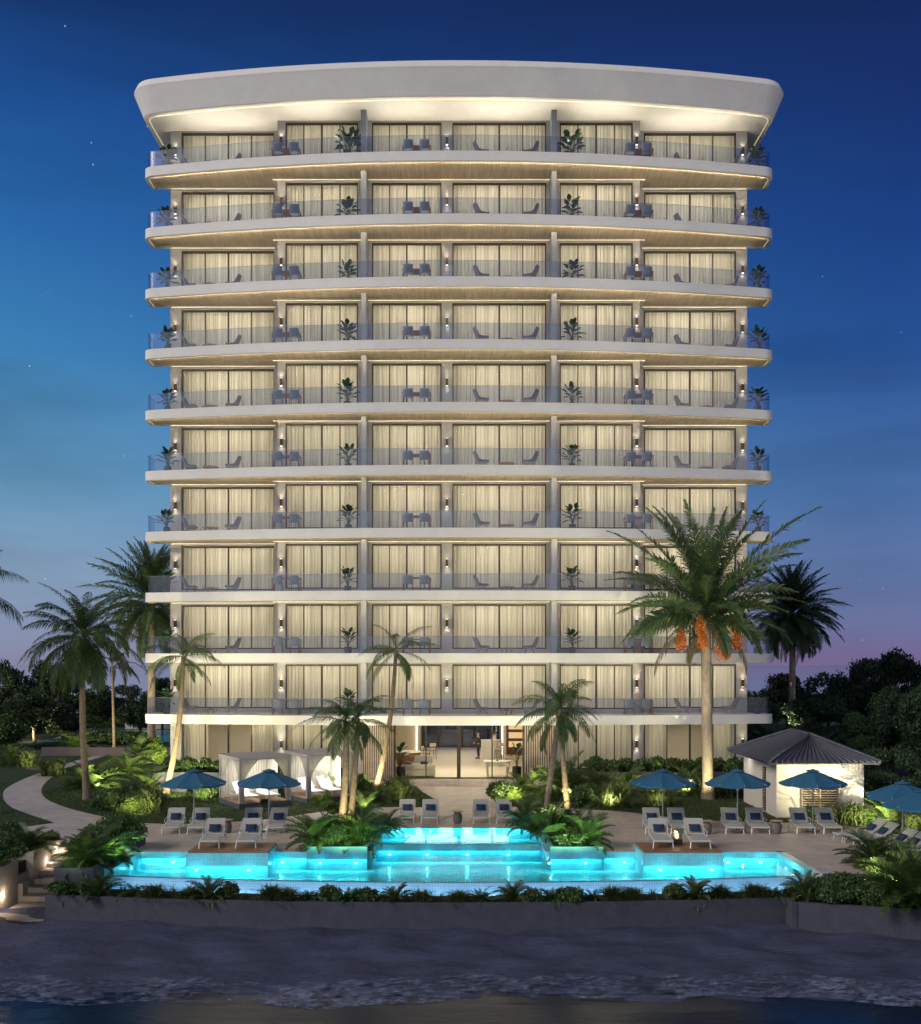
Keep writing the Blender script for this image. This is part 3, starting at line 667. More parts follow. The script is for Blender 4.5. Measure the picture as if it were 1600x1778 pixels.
def mk_dchair():
    t=empty('dining_chair',(0,0,0))   # back towards -y
    b=MB(); b.box(-.24,.24,-.2,.24,.42,.48); b.build('seat','chairfab',t,bevel=.02)
    b=MB()
    def bk(u,v): x=(u-.5)*.54*(1-.08*v); return (x,-.23-.07*v+.10*(abs(u-.5)*2)**3,.36+.46*v)
    b.grid(bk,8,5); o=b.build('backrest','chairfab',t,smooth=True); m=o.modifiers.new('s','SOLIDIFY'); m.thickness=.04
    for sx in (-1,1):
        for sy in (-1,1):
            b=MB(); b.tube([(sx*.2,sy*.18,.42),(sx*.235,sy*.23,0)],.012,6); b.build('leg','legmetal',t)
    return t
def mk_dtable():
    t=empty('dining_table',(0,0,0))
    b=MB(); b.box(-.74,.74,-.4,.4,.715,.75); b.build('tabletop','tablewood',t)
    for sx in (-1,1):
        for sy in (-1,1):
            b=MB(); b.box(sx*.70-.022,sx*.70+.022,sy*.35-.022,sy*.35+.022,0,.714); b.build('leg','tablewood',t)
    return t
def mk_ctable():
    t=empty('coffee_table',(0,0,0))
    b=MB(); b.lathe([(.0,.24),(.45,.24),(.47,.255),(.45,.27),(0,.27)],n=20); b.build('tabletop','tablewood',t)
    b=MB(); b.lathe([(0,.271),(.13,.271),(.17,.30),(.15,.30),(.1,.285),(0,.285)],n=12); b.build('bowl','legmetal',t)
    for j in range(6):
        b=MB(); a=j*PI/3; b.tube([(.36*math.cos(a),.36*math.sin(a),.24),(.24*math.cos(a),.24*math.sin(a),0)],.012,5); b.build('leg','legmetal',t)
    return t
def bigleaf(b,p,d,L_,w,mi=0,rgr=random):
    d=Vector(d).normalized(); s=d.cross(Vector((0,0,1))).normalized(); n=s.cross(d)
    P=Vector(p); rows=[]
    for k,(t,ww) in enumerate([(0,.04),(.18,.62),(.42,1),(.68,.82),(.88,.4),(1,.03)]):
        c=P+d*L_*t-Vector((0,0,1))*L_*.28*t*t
        rows+= [c-s*w*ww*.5+n*w*.14*ww, c, c+s*w*ww*.5+n*w*.14*ww]
    b.add(rows,[(3*i+j,3*i+j+1,3*i+4+j,3*i+3+j) for i in range(5) for j in range(2)],mi)
def mk_pot(seed,h=1.3,n=24,nm='potted_plant',potr=.2,poth=.36,Ls=.50):
    r=random.Random(seed); t=empty(nm,(0,0,0))
    b=MB(); b.lathe([(potr*.72,0),(potr*.95,.04),(potr,poth*.5),(potr*.95,poth),(potr*.8,poth),(potr*.8,poth-.05),(0,poth-.05)],n=14); po=b.build('pot','pot',t,smooth=False)
    b=MB(); l=MB()
    for k in range(n):
        u=k/(n-1); a=k*2.4+r.uniform(-.4,.4); lean=.10+.22*r.random(); zt=poth+ (h-poth)*(.32+.62*u)
        base=Vector((r.uniform(-.03,.03),r.uniform(-.03,.03),poth-.03)); tip=Vector((math.cos(a)*lean,math.sin(a)*lean,zt-.1))
        mid=(base+tip)/2+Vector((0,0,.06)); b.tube([base,mid,tip],[.012,.009,.006],5)
        e=.2+1.0*u+r.uniform(-.2,.2); bigleaf(l,tip,(math.cos(a)*math.cos(e),math.sin(a)*math.cos(e),math.sin(e)),Ls*r.uniform(.8,1.15),Ls*.52)
    b.build('stem','stem',t); l.build('foliage','bigleaf',t); return t
PLO=mk_lounge(); PDC=mk_dchair(); PDT=mk_dtable(); PCT=mk_ctable(); PPT=[mk_pot(s) for s in (1,2,3,4,5)]
for o in [PLO,PDC,PDT,PCT]+PPT: KIDS[o.name]=list(o.children)
used=set()
def put(proto,loc,rz,label,cat,group,scale=None):
    if proto.name in used: o=dup(proto)
    else: used.add(proto.name); o=proto
    o.location=loc; o.rotation_euler=(0,0,rz)
    if scale: o.scale=(scale,)*3
    return tag(o,label,cat,group)
rr_=random.Random(11)
for k in range(10):
    z=zs[k]+.002; nm=NAMES[k]
    def P_(px,Y): return (AX(px,Y),Y,z)
    for px,Y,rz,w1,w2 in ((332,55.35,0,'left','far left'),(403,55.15,PI,'right','far left'),(838,53.95,.15,'left','middle'),(920,53.95,PI-.15,'right','middle'),(1187,55.15,0,'left','far right'),(1267,55.45,PI,'right','far right')):
        put(PLO,P_(px,Y),rz+rr_.uniform(-.12,.12),f'grey wicker lounge chair, {w1} one of {w2} pair, {nm}','lounge chair','wicker lounge chairs on the balconies',.92)
    for px,Y,wd in ((366,55.0,'far left'),(880,54.0,'middle'),(1226,55.2,'far right')):
        put(PCT,P_(px,Y),rr_.uniform(0,1),f'low round coffee table between {wd} lounge chairs, {nm}','coffee table','coffee tables on the balconies',.95)
    for px,Y,wd in ((498,54.65,'left'),(724,54.35,'center'),(1109,54.7,'right')):
        put(PDT,P_(px,Y),0,f'slim wooden dining table on {wd} terrace, {nm}','dining table','dining tables on the balconies')
        for q,sd in ((-15,'left'),(14,'right')):
            put(PDC,(AX(px+q,Y-.62),Y-.62,z),rr_.uniform(-.08,.08),f'blue grey dining chair, {sd} seat at {wd} table, {nm}','dining chair','dining chairs on the balconies')
    for i,(px,Y,wd) in enumerate(((291,55.25,'by left end lamp'),(605,54.5,'by left concrete fin'),(993,54.5,'by right concrete fin'),(1316,55.25,'by right end lamp'))):
        sc_= 1.0 if i in(1,2) else .92
        if k==9 and i in (1,2): sc_=1.25
        put(PPT[(k*3+i*2)%5],P_(px+rr_.uniform(-1.5,1.5),Y),rr_.uniform(0,6),f'leafy plant in navy pot {wd}, {nm}','potted plant','potted plants on the balconies',sc_*rr_.uniform(.92,1.06))
# ------------------------------------------------------------ GROUND
def S(name,poly,z,m,kind='structure'):
    b=MB(); b.sheet(poly,z); o=b.build(name,m); tag(o,kind=kind); return o
def curve(pts,n=6):
    """catmull-rom through points (closed=False)"""
    out=[]; P=[pts[0]]+list(pts)+[pts[-1]]
    for i in range(1,len(P)-2):
        p0,p1,p2,p3=P[i-1:i+3]
        for k in range(n):
            t=k/n; out.append(tuple(.5*((2*p1[j])+(-p0[j]+p2[j])*t+(2*p0[j]-5*p1[j]+4*p2[j]-p3[j])*t*t+(-p0[j]+3*p1[j]-3*p2[j]+p3[j])*t**3) for j in (0,1)))
    out.append(tuple(pts[-1])); return out
b=MB()
for x0,x1,y0,y1 in ((-140,-14.45,30.5,128),(18,140,29,128),(-14.45,18,60,128)): b.box(x0,x1,y0,y1,-3,-.03)
g=b.build('ground','terrain'); tag(g,kind='structure')
b=MB(); b.sheet([(-1800,128.01),(1800,128.01),(1800,1900),(-1800,1900)],-1.2); o=b.build('far_sea',mat('far_sea_water',(.02,.03,.06),.06)); tag(o,kind='structure')
# paved deck as slabs round the pool
b=MB()
for x0,x1,y0,y1 in ((-14.45,-11.3,37.4,60),(-11.3,-9.1,35.99,60),(-9.1,-6.4,36.3,60),(-6.4,-5.25,35.99,60),(-5.25,-3.15,40.05,60),(-3.15,3.15,41.15,60),(3.15,5.0,40.05,60),(5.0,6.1,35.99,60),(6.1,8.8,36.3,60),(8.8,11.3,35.99,60),(11.3,18,32.2,60)):
    b.box(x0,x1,y0,y1,-1.4,0)
dk=b.build('pavement','deck'); tag(dk,kind='structure')
g_=lambda px,py: G(px,py,.02)
L1=curve([g_(*p) for p in ((240,1296),(185,1312),(120,1332),(80,1358),(74,1380),(108,1399),(183,1418),(248,1428),(320,1430),(392,1427),(470,1421),(556,1409),(620,1402),(690,1401),(748,1400),(757,1390),(735,1376),(720,1362))])
L1+=[(-5.8,54.8),(-15.8,54.8),(-15.8,82)]
def lawn(nm,poly,z=.02):
    b=MB(); b.prism(poly,-.02,z); o=b.build(nm,'lawn'); tag(o,kind='structure'); return o
lawn('lawn',L1)
L2=[(6.0,54.8)]+curve([g_(*p) for p in ((856,1362),(850,1372),(857,1388),(880,1399),(960,1402),(1040,1406),(1095,1410),(1150,1417),(1230,1424),(1348,1427),(1460,1431),(1509,1441),(1620,1456))])+[(26,38),(26,60),(15.8,60),(15.8,54.8)]
lawn('lawn',L2,.024)
# far-left lawn + path
L0=[(-60,66)]+[G(195,1302,.02)]+curve([g_(*p) for p in ((125,1322),(60,1344),(16,1364),(4,1380),(20,1402),(92,1428))])+[g_(55,1433),g_(0,1441),(-24,36),(-60,36)]
lawn('lawn',L0,.022)
PATH=curve([G(px,py,0) for px,py in ((255,1296),(195,1303),(120,1325),(55,1348),(4,1375),(0,1392),(16,1404),(90,1430))])
b=MB(); pth=[G(90,1432),G(50,1434),G(0,1443)]+[(-20,37.2),(-14.4,37.2),(-14.4,50),(-20,66),(-24,80)]
b.prism([(-20.5,35.5),(-14.44,35.5),(-14.44,80),(-24,80),(-30,60)],-.028,-.004); o=b.build('path','deck'); tag(o,kind='structure')
# beach + sea
def sand(u,v):
    x=-40+80*u; y=16+16.5*v
    z=-2.3+ (1.1*min(1,max(0,(y-19)/11.5))**.8)
    if y>24: z+=.05*math.sin(x*1.1+y*.7)*math.sin(y*1.9+x*.3)+.035*math.sin(x*2.7+1.3*y+math.sin(y*2))+.022*math.sin(y*7+2.2*math.sin(x*.8)+x*.5)
    z+=.10*max(0,(-x-9)/6)*(y>28)*.3
    return (x,y,z)
b=MB(); b.grid(sand,240,90); o=b.build('beach','sand',smooth=True); tag(o,kind='structure')
b=MB(); b.box(-900,-40,5,32,-3,-1.3); b.box(40,900,5,32,-3,-1.3); 
def seaf(u,v):
    x=-60+120*u; y=2+23.7*v+.25*math.sin(x*.33)+.18*math.sin(x*.9+1)
    return (x,y,-1.60+.02*math.sin(y*2.1+x*.2)+.015*math.sin(x*1.3+y))
b=MB(); b.grid(seaf,160,60); o=b.build('sea','sea',smooth=True); tag(o,kind='structure')
b=MB(); b.sheet([(-900,-900),(900,-900),(900,2.0),(-900,2.0)],-1.6); o=b.build('sea','sea'); tag(o,kind='structure')
# foam: a broken lace of surf along the shore
fo=bpy.data.materials.new('surf_foam'); fo.use_nodes=True; nt=fo.node_tree; N=nt.nodes; L=nt.links; bb=N['Principled BSDF']; bb.inputs['Base Color'].default_value=(.16,.19,.30,1); bb.inputs['Roughness'].default_value=.8
tcn=N.new('ShaderNodeTexCoord'); nz=N.new('ShaderNodeTexNoise'); nz.inputs['Scale'].default_value=5.5; nz.inputs['Detail'].default_value=7; nz.inputs['Roughness'].default_value=.72; mpp=N.new('ShaderNodeMapping'); mpp.inputs['Scale'].default_value=(.6,1.2,1); L.new(tcn.outputs['Object'],mpp.inputs[0]); L.new(mpp.outputs[0],nz.inputs['Vector'])
n3=N.new('ShaderNodeTexNoise'); n3.inputs['Scale'].default_value=.5; n3.inputs['Detail'].default_value=3; L.new(tcn.outputs['Object'],n3.inputs['Vector'])
su=N.new('ShaderNodeMath'); su.operation='MULTIPLY_ADD'; L.new(n3.outputs['Fac'],su.inputs[0]); su.inputs[1].default_value=.55; L.new(nz.outputs['Fac'],su.inputs[2])
rp=N.new('ShaderNodeMapRange'); rp.inputs[1].default_value=.70; rp.inputs[2].default_value=.95; L.new(su.outputs[0],rp.inputs[0])
tr=N.new('ShaderNodeBsdfTransparent'); ms=N.new('ShaderNodeMixShader'); L.new(rp.outputs[0],ms.inputs[0]); L.new(tr.outputs[0],ms.inputs[1]); L.new(bb.outputs[0],ms.inputs[2]); L.new(ms.outputs[0],N['Material Output'].inputs[0])
M['foam']=fo
def foamf(u,v):
    x=-45+90*u; y=24.9+2.3*v+.30*math.sin(x*.33)+.22*math.sin(x*.9+1)+.10*math.sin(x*2.3)*(1-v)
    return (x,y,-1.575+.10*math.sin(PI*min(1,v*1.1))**1+.035*math.sin(x*5+y*7)*math.sin(PI*v)+.02*v)
b=MB(); b.grid(foamf,420,18); o=b.build('surf_foam','foam',smooth=True); tag(o,kind='stuff'); o['label']='line of broken white surf foam on the wet sand'
# ------------------------------------------------------------ POOL
WZ=-.20; FZ=-.62
def Yf(x): return 32.0+1.0*(x/11.0)**2
pool=empty('swimming_pool',(0,34,0),'large turquoise infinity pool with raised centre basin and glowing underwater lamps','swimming pool')
PO=(0,34,0)
xsn=[-11+22*i/44 for i in range(45)]
front=[(x,Yf(x)) for x in xsn]
b=MB()
b.prism([(x,y) for x,y in front]+[(11,35.84),(3,35.84),(3,37.3),(-3,37.3),(-3,35.84),(-11,35.84)],FZ-.2,FZ)
for x0,x1,y0,y1 in ((-11.3,-11.001,33.0,35.99),(11.001,11.3,33.0,35.99),(-11.3,-5.25,35.841,35.99),(5.0,11.3,35.841,35.99)):
    b.box(x0,x1,y0,y1,FZ-.2,-.003)
b.box(-3,3,37.301,37.45,FZ,-.002)
b.box(-3.15,-3.001,35.99,37.3,FZ,-.003); b.box(3.001,3.15,35.99,37.3,FZ,-.003)
b.build('basin','mosaic',pool,PO)
# overflow wall
b=MB(); n=len(front); f2=[(x,y-.16) for x,y in front]
b.add([(x,y,z) for z in (FZ,WZ-.012) for x,y in front]+[(x,y,z) for z in (-1.0,WZ-.02) for x,y in f2],
 [(i,i+1,n+i+1,n+i) for i in range(n-1)]+[(2*n+i,2*n+i+1,3*n+i+1,3*n+i) for i in range(n-1)]+[(n+i,n+i+1,3*n+i+1,3*n+i) for i in range(n-1)])
b.build('overflow_wall','mosaicw',pool,PO)
b=MB()
b.sheet(f2+[(11.0,35.84),(3.0,35.84),(3.0,37.3),(-3.0,37.3),(-3.0,35.84),(-11.0,35.84)],WZ); b.build('water_surface','water',pool,PO)
# upper basin
UZ=.02
b=MB(); b.box(-3,3,37.451,41.0,FZ,-.45); b.box(-3.15,-3.001,37.3,41.15,FZ,.06); b.box(3.001,3.15,37.3,41.15,FZ,.06); b.box(-3,3,41.001,41.15,FZ,.0)
b.build('upper_basin','mosaic',pool,PO)
b=MB(); b.box(-3,3,37.30,37.45,-.001,UZ-.01); b.box(-3,3,37.285,37.2999,FZ,UZ-.01); b.build('spill_wall','pooledge',pool,PO)
b=MB(); b.sheet([(-3,37.33),(3,37.33),(3,41.0),(-3,41.0)],UZ); b.build('water_surface','water',pool,PO)
CY=(.12,.84,.98)
def plamp(x,y,z,nx,ny,e=34):
    b=MB(); 
    if abs(ny)>.5: b.box(x-.05,x+.05,y+.0,y+.012,z-.03,z+.03)
    else: b.box(x,x+.012,y-.05,y+.05,z-.03,z+.03)
    o=b.build('pool_lamp','poollamp',pool,PO)
    light('POINT',(x+nx*.22,y+ny*.22-34,z),e*.13,CY,pool,size=0,name='pool_light')
for px in (240,300): plamp(AX(px,35.8),35.83-.012,-.36,0,-1)
plamp(AX(490,35.8),35.818,-.36,0,-1)
for px in (555,618): plamp(AX(px,35.6),35.685,-.36,0,-1)
plamp(AX(1085,35.8),35.818,-.36,0,-1)
for px in (955,1018): plamp(AX(px,35.6),35.685,-.36,0,-1)
for px in (1265,1322): plamp(AX(px,35.8),35.83-.012,-.36,0,-1)
for px in (341,432): plamp(AX(px,34.5),34.48,-.36,0,-1)
for px in (1147,1237): plamp(AX(px,34.5),34.48,-.36,0,-1)
for px in (677,742,812,883): plamp(AX(px,37.28),37.27,-.36,0,-1)
for px in (690,748,812,876): plamp(AX(px,40.98),40.985,-.14,0,-1)
for y in (34.8,): plamp(-10.99,y,-.36,1,0); plamp(10.98,y,-.36,-1,0)
for x in (-9,-5.5,-1.8,1.8,5.5,9): pass
# unseen area strips added to even out the cyan glow of the pool
def pool_fill(x0,x1,y,z,e,d=(0,-.5,-1),back=0): light('AREA',((x0+x1)/2,y-34,z),e,CY,pool,d,x1-x0,.06,name='pool_light')
for x0,x1,y in ((-10.9,-9.2,35.75),(-6.2,-5.3,35.75),(-5.2,-3.1,35.6),(3.1,4.9,35.6),(5.1,6.0,35.75),(8.9,10.9,35.75)): pool_fill(x0,x1,y,-.21,10*(x1-x0),(0,0,-1))
for x0,x1 in ((-9.0,-6.4),(6.2,8.7)): pool_fill(x0,x1,34.4,-.21,10*(x1-x0),(0,0,-1))
pool_fill(-2.9,2.9,37.2,-.21,42,(0,0,-1)); pool_fill(-2.9,2.9,40.9,-.01,44,(0,0,-1)); pool_fill(-2.9,2.9,37.6,-.0,44,(0,0,-1))
for i in range(8):
    x=-9.6+19.2*i/7; pool_fill(x-1.3,x+1.3,Yf(x)+.25,-.22,15,(0,0,-1))
# gutter strip
f3=[(x,y-.62) for x,y in front]
b=MB(); b.add([(x,y,z) for z in (-.74,-.68) for x,y in f3],[(i,i+1,n+i+1,n+i) for i in range(n-1)]); b.build('gutter_light_strip','gutterled',pool,PO)
# wood platforms standing in the pool
for x0,x1,wd in ((-9.1,-6.35,'left'),(6.12,8.82,'right')):
    t=empty('lounger_platform',((x0+x1)/2,35.4,0),f'raised timber sunning platform at the {wd} end of the pool','platform','timber platforms in the pool'); q=((x0+x1)/2,35.4,0)
    b=MB(); b.box(x0,x1,34.5,36.3,FZ,.2); b.build('tiled_plinth','pooledge2' if False else 'mosaic',t,q)
    b=MB(); b.box(x0+.06,x1-.02,34.56,36.28,.2005,.25); b.build('timber_deck','deckwood',t,q)
# planter boxes
def planter(x0,x1,y0,y1,z0,z1,label,m='concrete',name='planter_box',w=.12,cat='planter'):
    q=((x0+x1)/2,(y0+y1)/2,z0); t=empty(name,q,label,cat)
    b=MB(); b.box(x0,x1,y0,y0+w,z0,z1); b.box(x0,x1,y1-w,y1,z0,z1); b.box(x0,x0+w,y0+w,y1-w,z0,z1); b.box(x1-w,x1,y0+w,y1-w,z0,z1); b.build('wall',m,t,q)
    b=MB(); b.box(x0+w,x1-w,y0+w,y1-w,z0,z1-.07); b.build('soil_bed','soil',t,q); return t
planter(-5.24,-3.152,35.7,40.04,FZ,.2,'tiled planter box left of the raised pool basin','pooledge')
planter(3.152,4.99,35.7,40.04,FZ,.2,'tiled planter box right of the raised pool basin','pooledge')
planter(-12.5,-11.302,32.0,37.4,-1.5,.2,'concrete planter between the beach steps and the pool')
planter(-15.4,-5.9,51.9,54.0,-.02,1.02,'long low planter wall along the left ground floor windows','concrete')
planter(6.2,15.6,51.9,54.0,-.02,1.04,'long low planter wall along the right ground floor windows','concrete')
# front planter (curved)
def Yp(x): return 30.2+1.0*(x/12.0)**2
xs2=[-12.5+22.4*i/40 for i in range(41)]
t=empty('beach_planter',(0,31,-1.2),'long curved concrete planter wall between the pool and the beach','planter wall'); q=(0,31,-1.2)
fr=[(x,Yp(x)) for x in xs2]; bk=[(x,Yp(x)+.14) for x in xs2]
b=MB(); b.prism(fr+bk[::-1],-1.7,-.46); 
bi=[(x,Yf(max(-11,min(11,x)))-.66) for x in xs2]; bj=[(x,Yf(max(-11,min(11,x)))-.76) for x in xs2]
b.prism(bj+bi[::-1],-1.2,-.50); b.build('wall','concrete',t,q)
b=MB(); b.prism(bk+bj[::-1],-1.6,-.56); b.build('soil_bed','soil',t,q)
b=MB(); b.prism([(x,Yf(max(-11,min(11,x)))-.66) for x in xs2]+[(x,Yf(max(-11,min(11,x)))-.161) for x in xs2][::-1],-1.1,-.80); b.build('gutter_floor','mosaic',t,q)
# right-hand retaining walls and bed
t=empty('retaining_wall',(13,31,-1.2),'grey concrete retaining wall of the right hand palm bed above the sand','retaining wall'); q=(13,31,-1.2)
b=MB(); b.prism([(9.9,30.33),(13.2,29.4),(20,28.6),(20,28.75),(13.2,29.55),(9.95,30.5)],-2,-.47)
b.prism([(11.301,32.0),(18,32.0),(18,32.199),(11.301,32.199)],-1.2,.0); b.box(9.74,9.899,30.3,31.3,-2,-.468)
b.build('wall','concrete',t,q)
b=MB(); b.prism([(9.95,30.5),(13.2,29.55),(20,28.75),(20,31.99),(10.9,31.99),(9.95,31.2)],-1.6,-.58); b.build('soil_bed','soil',t,q)
# beach steps
t=empty('beach_steps',(-13.4,34,-1.3),'flight of pale concrete steps between low walls lit by small round lamps','steps'); q=(-13.4,34,-1.3)
ny=7
for i in range(ny):
    y0=33.6+.52*i; z=-1.2+(i+1)*(1.2/(ny+0))
    b=MB(); b.box(-14.2,-12.501,y0,y0+.52 if i<ny-1 else 37.41,-1.9,z-.004); b.build('step','concwarm',t,q)
b=MB(); b.box(-14.2,-12.501,31.2,33.6,-1.9,-1.2); b.build('landing','concwarm',t,q)
def blockwall(poly,z0,z1,label):
    x=sum(p[0] for p in poly)/len(poly); y=sum(p[1] for p in poly)/len(poly)
    t=empty('planter_wall',(x,y,z0),label,'planter wall'); b=MB(); b.prism(poly,z0,z1); b.build('wall','concwarm',t,(x,y,z0)); 
    x0=min(p[0] for p in poly)+.15; x1=max(p[0] for p in poly)-.15; y0=min(p[1] for p in poly)+.15; y1=max(p[1] for p in poly)-.15
    b=MB(); b.box(x0,x1,y0,y1,z1+.002,z1+.012); b.build('soil_bed','soil',t,(x,y,z0)); return t
w1=blockwall([(-17,34.6),(-14.201,34.6),(-14.201,37.5),(-17,37.5)],-1.9,.22,'upper concrete planter wall beside the top of the beach steps')
w2=blockwall([(-17,30.0),(-14.35,30.0),(-14.35,33.75),(-17,33.75)],-1.9,.12,'lower concrete planter wall beside the foot of the beach steps')
b=MB(); b.box(-14.35,-14.201,33.75,34.599,-1.9,-.65); b.box(-17,-14.36,33.76,34.59,-1.9,-.4); b.build('landing','concwarm',t,q)
for (X,Y,z,pw) in ((-14.2,36.6,-.05,w1),(-14.2,35.7,-.32,w1),(-14.2,34.95,-.78,w1),(-14.35,32.6,-.78,w2),(-14.35,31.9,-.8,w2)):
    l=pw.location
    b=MB(); 
    vs=[(X+.006,Y,z)]+[(X+.006,Y+.05*math.cos(a*PI/6),z+.05*math.sin(a*PI/6)) for a in range(12)]; b.add(vs,[(0,1+i,1+(i+1)%12) for i in range(12)]); b.build('step_light','bulb',pw,tuple(l))
    light('POINT',(X+.14-l.x,Y-l.y,z-l.z),9,(1,.78,.58),pw,size=.05,name='step_glow')
# ------------------------------------------------------------ pool furniture
def mk_lounger(pil=True):
    t=empty('sun_lounger',(0,0,0))   # foot toward -y, local origin under the foot end; length 1.9
    b=MB(); b.box(-.29,.29,0.02,1.2,.265,.29)
    b.build('seat_sling','sling',t,bevel=.01)
    a=R(40); yb,zb=1.2,.275; 
    b=MB(); L_=.74; b.add([(x,yb+u*math.cos(a)*L_,zb+u*math.sin(a)*L_+o) for u in (0,1) for x,o in ((-.29,0),(.29,0),(.29,.025),(-.29,.025))],[(0,1,2,3),(4,7,6,5),(0,4,5,1),(1,5,6,2),(2,6,7,3),(3,7,4,0)]); b.build('backrest','sling',t)
    b=MB()
    for s in (-1,1):
        b.box(s*.315-.022,s*.315+.022,0,1.85,.235,.28); b.tube([(s*.315,yb,zb),(s*.315,yb+math.cos(a)*L_,zb+math.sin(a)*L_)],.02,6)
    b.box(-.3,.3,-.0,.045,.235,.28); b.box(-.3,.3,1.82,1.86,.235,.275); b.tube([(-.33,yb+math.cos(a)*L_,zb+math.sin(a)*L_),(.33,yb+math.cos(a)*L_,zb+math.sin(a)*L_)],.018,6)
    b.tube([(-.2,1.55,.25),(-.2,yb+.5*math.cos(a)*L_,zb+.5*math.sin(a)*L_)],.012,5)
    b.build('frame','lframe',t)
    for sx in (-1,1):
        for y,yo in ((.1,-.06),(1.65,.06)):
            b=MB(); b.tube([(sx*.315,y,.245),(sx*.34,y+yo,0)],.02,6); b.build('leg','lframe',t)
        b=MB(); b.tube([(sx*.34,.95,.27),(sx*.37,.98,.41),(sx*.37,1.35,.43),(sx*.33,1.42,.45)],.014,6); b.build('armrest','lframe',t)
    if pil:
        b=MB(); c=Vector((0,yb+math.cos(a)*.24,zb+math.sin(a)*.24)); nrm=Vector((0,-math.sin(a),math.cos(a))); up=Vector((0,math.cos(a),math.sin(a)))
        def pf(u,v,sg):
            uu=(u-.5)*2; vv=(v-.5)*2; th=.075*(1-abs(uu)**3)*(1-abs(vv)**3)+.004; k=1-.06*(1-abs(uu*vv))
            return c+Vector((1,0,0))*(.20*uu*k)+up*(.17*vv*k)+nrm*(.09+sg*th)
        b.grid(lambda u,v:pf(u,v,1),8,8); b.grid(lambda u,v:pf(u,v,-1),8,8); b.build('pillow','pillow',t,smooth=True)
    KIDS[t.name]=list(t.children); return t
LO=mk_lounger(True); LW=mk_lounger(False)
for o in LW.children_recursive:
    if o.name.startswith(('seat','back')): o.data.materials[0]=mat('white_cushion',(.74,.73,.70),.85)
lg='white framed sun loungers with navy pillows round the pool'
def lounger(px,py,rz,label,z=0,pr=None,dy=1.85):
    """px,py = pixel of backrest centre x and of the front feet"""
    Y=F*(H-z)/(py-PY); X=AX(px,Y+1.6)
    o=put(pr or LO,(X+1.6*math.sin(rz),Y,z),rz,label,'sun lounger',lg); return o
th=-R(7)
lounger(307,1449,-th,'sun lounger with navy pillow, leftmost of the back row on the left deck')
lounger(350,1449,-th,'sun lounger with navy pillow, second from the left in the left deck row')
lounger(441,1449,-th*.6,'sun lounger half hidden behind the left platform loungers, under the second blue umbrella')
lounger(485,1449,-th*.6,'sun lounger at the right end of the left deck row, right of the umbrella pole')
lounger(375,1474,-th*.7,'sun lounger on the left timber platform, its left one',.252)
lounger(438,1474,-th*.5,'sun lounger on the left timber platform, its right one',.252)
lounger(708,1431,0,'sun lounger behind the raised basin, leftmost of the central four')
lounger(748,1431,0,'sun lounger behind the raised basin, just left of the green stone stool')
lounger(835,1431,0,'sun lounger behind the raised basin, just right of the green stone stool')
lounger(875,1431,0,'sun lounger behind the raised basin, rightmost of the central four')
lounger(1131,1449,th*.8,'sun lounger half hidden behind the right platform, left of the umbrella pole')
lounger(1174,1449,th*.8,'sun lounger behind the fire lantern on the right deck')
lounger(1267,1449,th,'sun lounger left of the umbrella pole between two stone tables')
lounger(1310,1449,th,'sun lounger right of the second right umbrella pole, next to a stone table')
lounger(1386,1449,th,'sun lounger in front of the pool house louvre, left one of its pair')
lounger(1431,1449,th,'sun lounger in front of the pool house louvre, right one of its pair')
lounger(1143,1474,th*.6,'sun lounger on the right timber platform, left of the fire lantern',.252)
lounger(1205,1474,th*.6,'sun lounger on the right timber platform, right of the fire lantern',.252)
for Y,X,w_ in ((38.0,13.85,'farthest'),(37.2,13.95,'second farthest'),(35.75,14.0,'third farthest'),(35.0,14.1,'nearest')):
    put(LO,(X,Y,0),-R(90)+R(6),f'side on sun lounger at the right edge of the deck, {w_} of four','sun lounger',lg)
def mk_umb():
    t=empty('patio_umbrella',(0,0,0)); n=8; r=1.27; ze=1.87; zt=2.36
    b=MB()
    for k in range(n):
        a0=2*PI*k/n+PI/8; a1=a0+2*PI/n
        def fn(u,v):
            rr=r*v; x0,y0=math.cos(a0)*rr,math.sin(a0)*rr; x1,y1=math.cos(a1)*rr,math.sin(a1)*rr
            sag=.045*math.sin(PI*u)*v
            return (x0+(x1-x0)*u,y0+(y1-y0)*u,zt-(zt-ze)*v**1.12-sag)
        b.grid(fn,4,6)
        b.grid(lambda u,v:(math.cos(a0)*r*(1-u)+math.cos(a1)*r*u,math.sin(a0)*r*(1-u)+math.sin(a1)*r*u,ze-.045*math.sin(PI*u)-.07*v),4,1)
    o=b.build('canopy','umb',t)
    b=MB(); b.lathe([(.0,zt+.05),(.26,zt-.02),(.28,zt-.045),(0,zt+.03)],n=8); b.build('vent_cap','umb',t)
    b=MB(); b.tube([(0,0,.05),(0,0,zt+.06)],.026,10); b.build('pole','pole',t)
    b=MB(); b.lathe([(.0,0),(.26,0),(.26,.05),(.05,.07),(.05,.22),(0,.22)],n=16); b.build('base','pole',t)
    for k in range(n):
        a=2*PI*k/n+PI/8; b=MB(); b.tube([(math.cos(a)*.04,math.sin(a)*.04,1.62),(math.cos(a)*.62,math.sin(a)*.62,2.09)],.010,5); b.tube([(0,0,zt-.03),(math.cos(a)*r,math.sin(a)*r,ze+.0)],.009,5); b.build('rib','lframe',t)
    b=MB(); b.lathe([(0,1.56),(.06,1.57),(.06,1.64),(0,1.65)],n=10); b.build('hub','lframe',t)
    KIDS[t.name]=list(t.children); return t
UM=mk_umb(); ug='blue octagonal patio umbrellas on the pool deck'
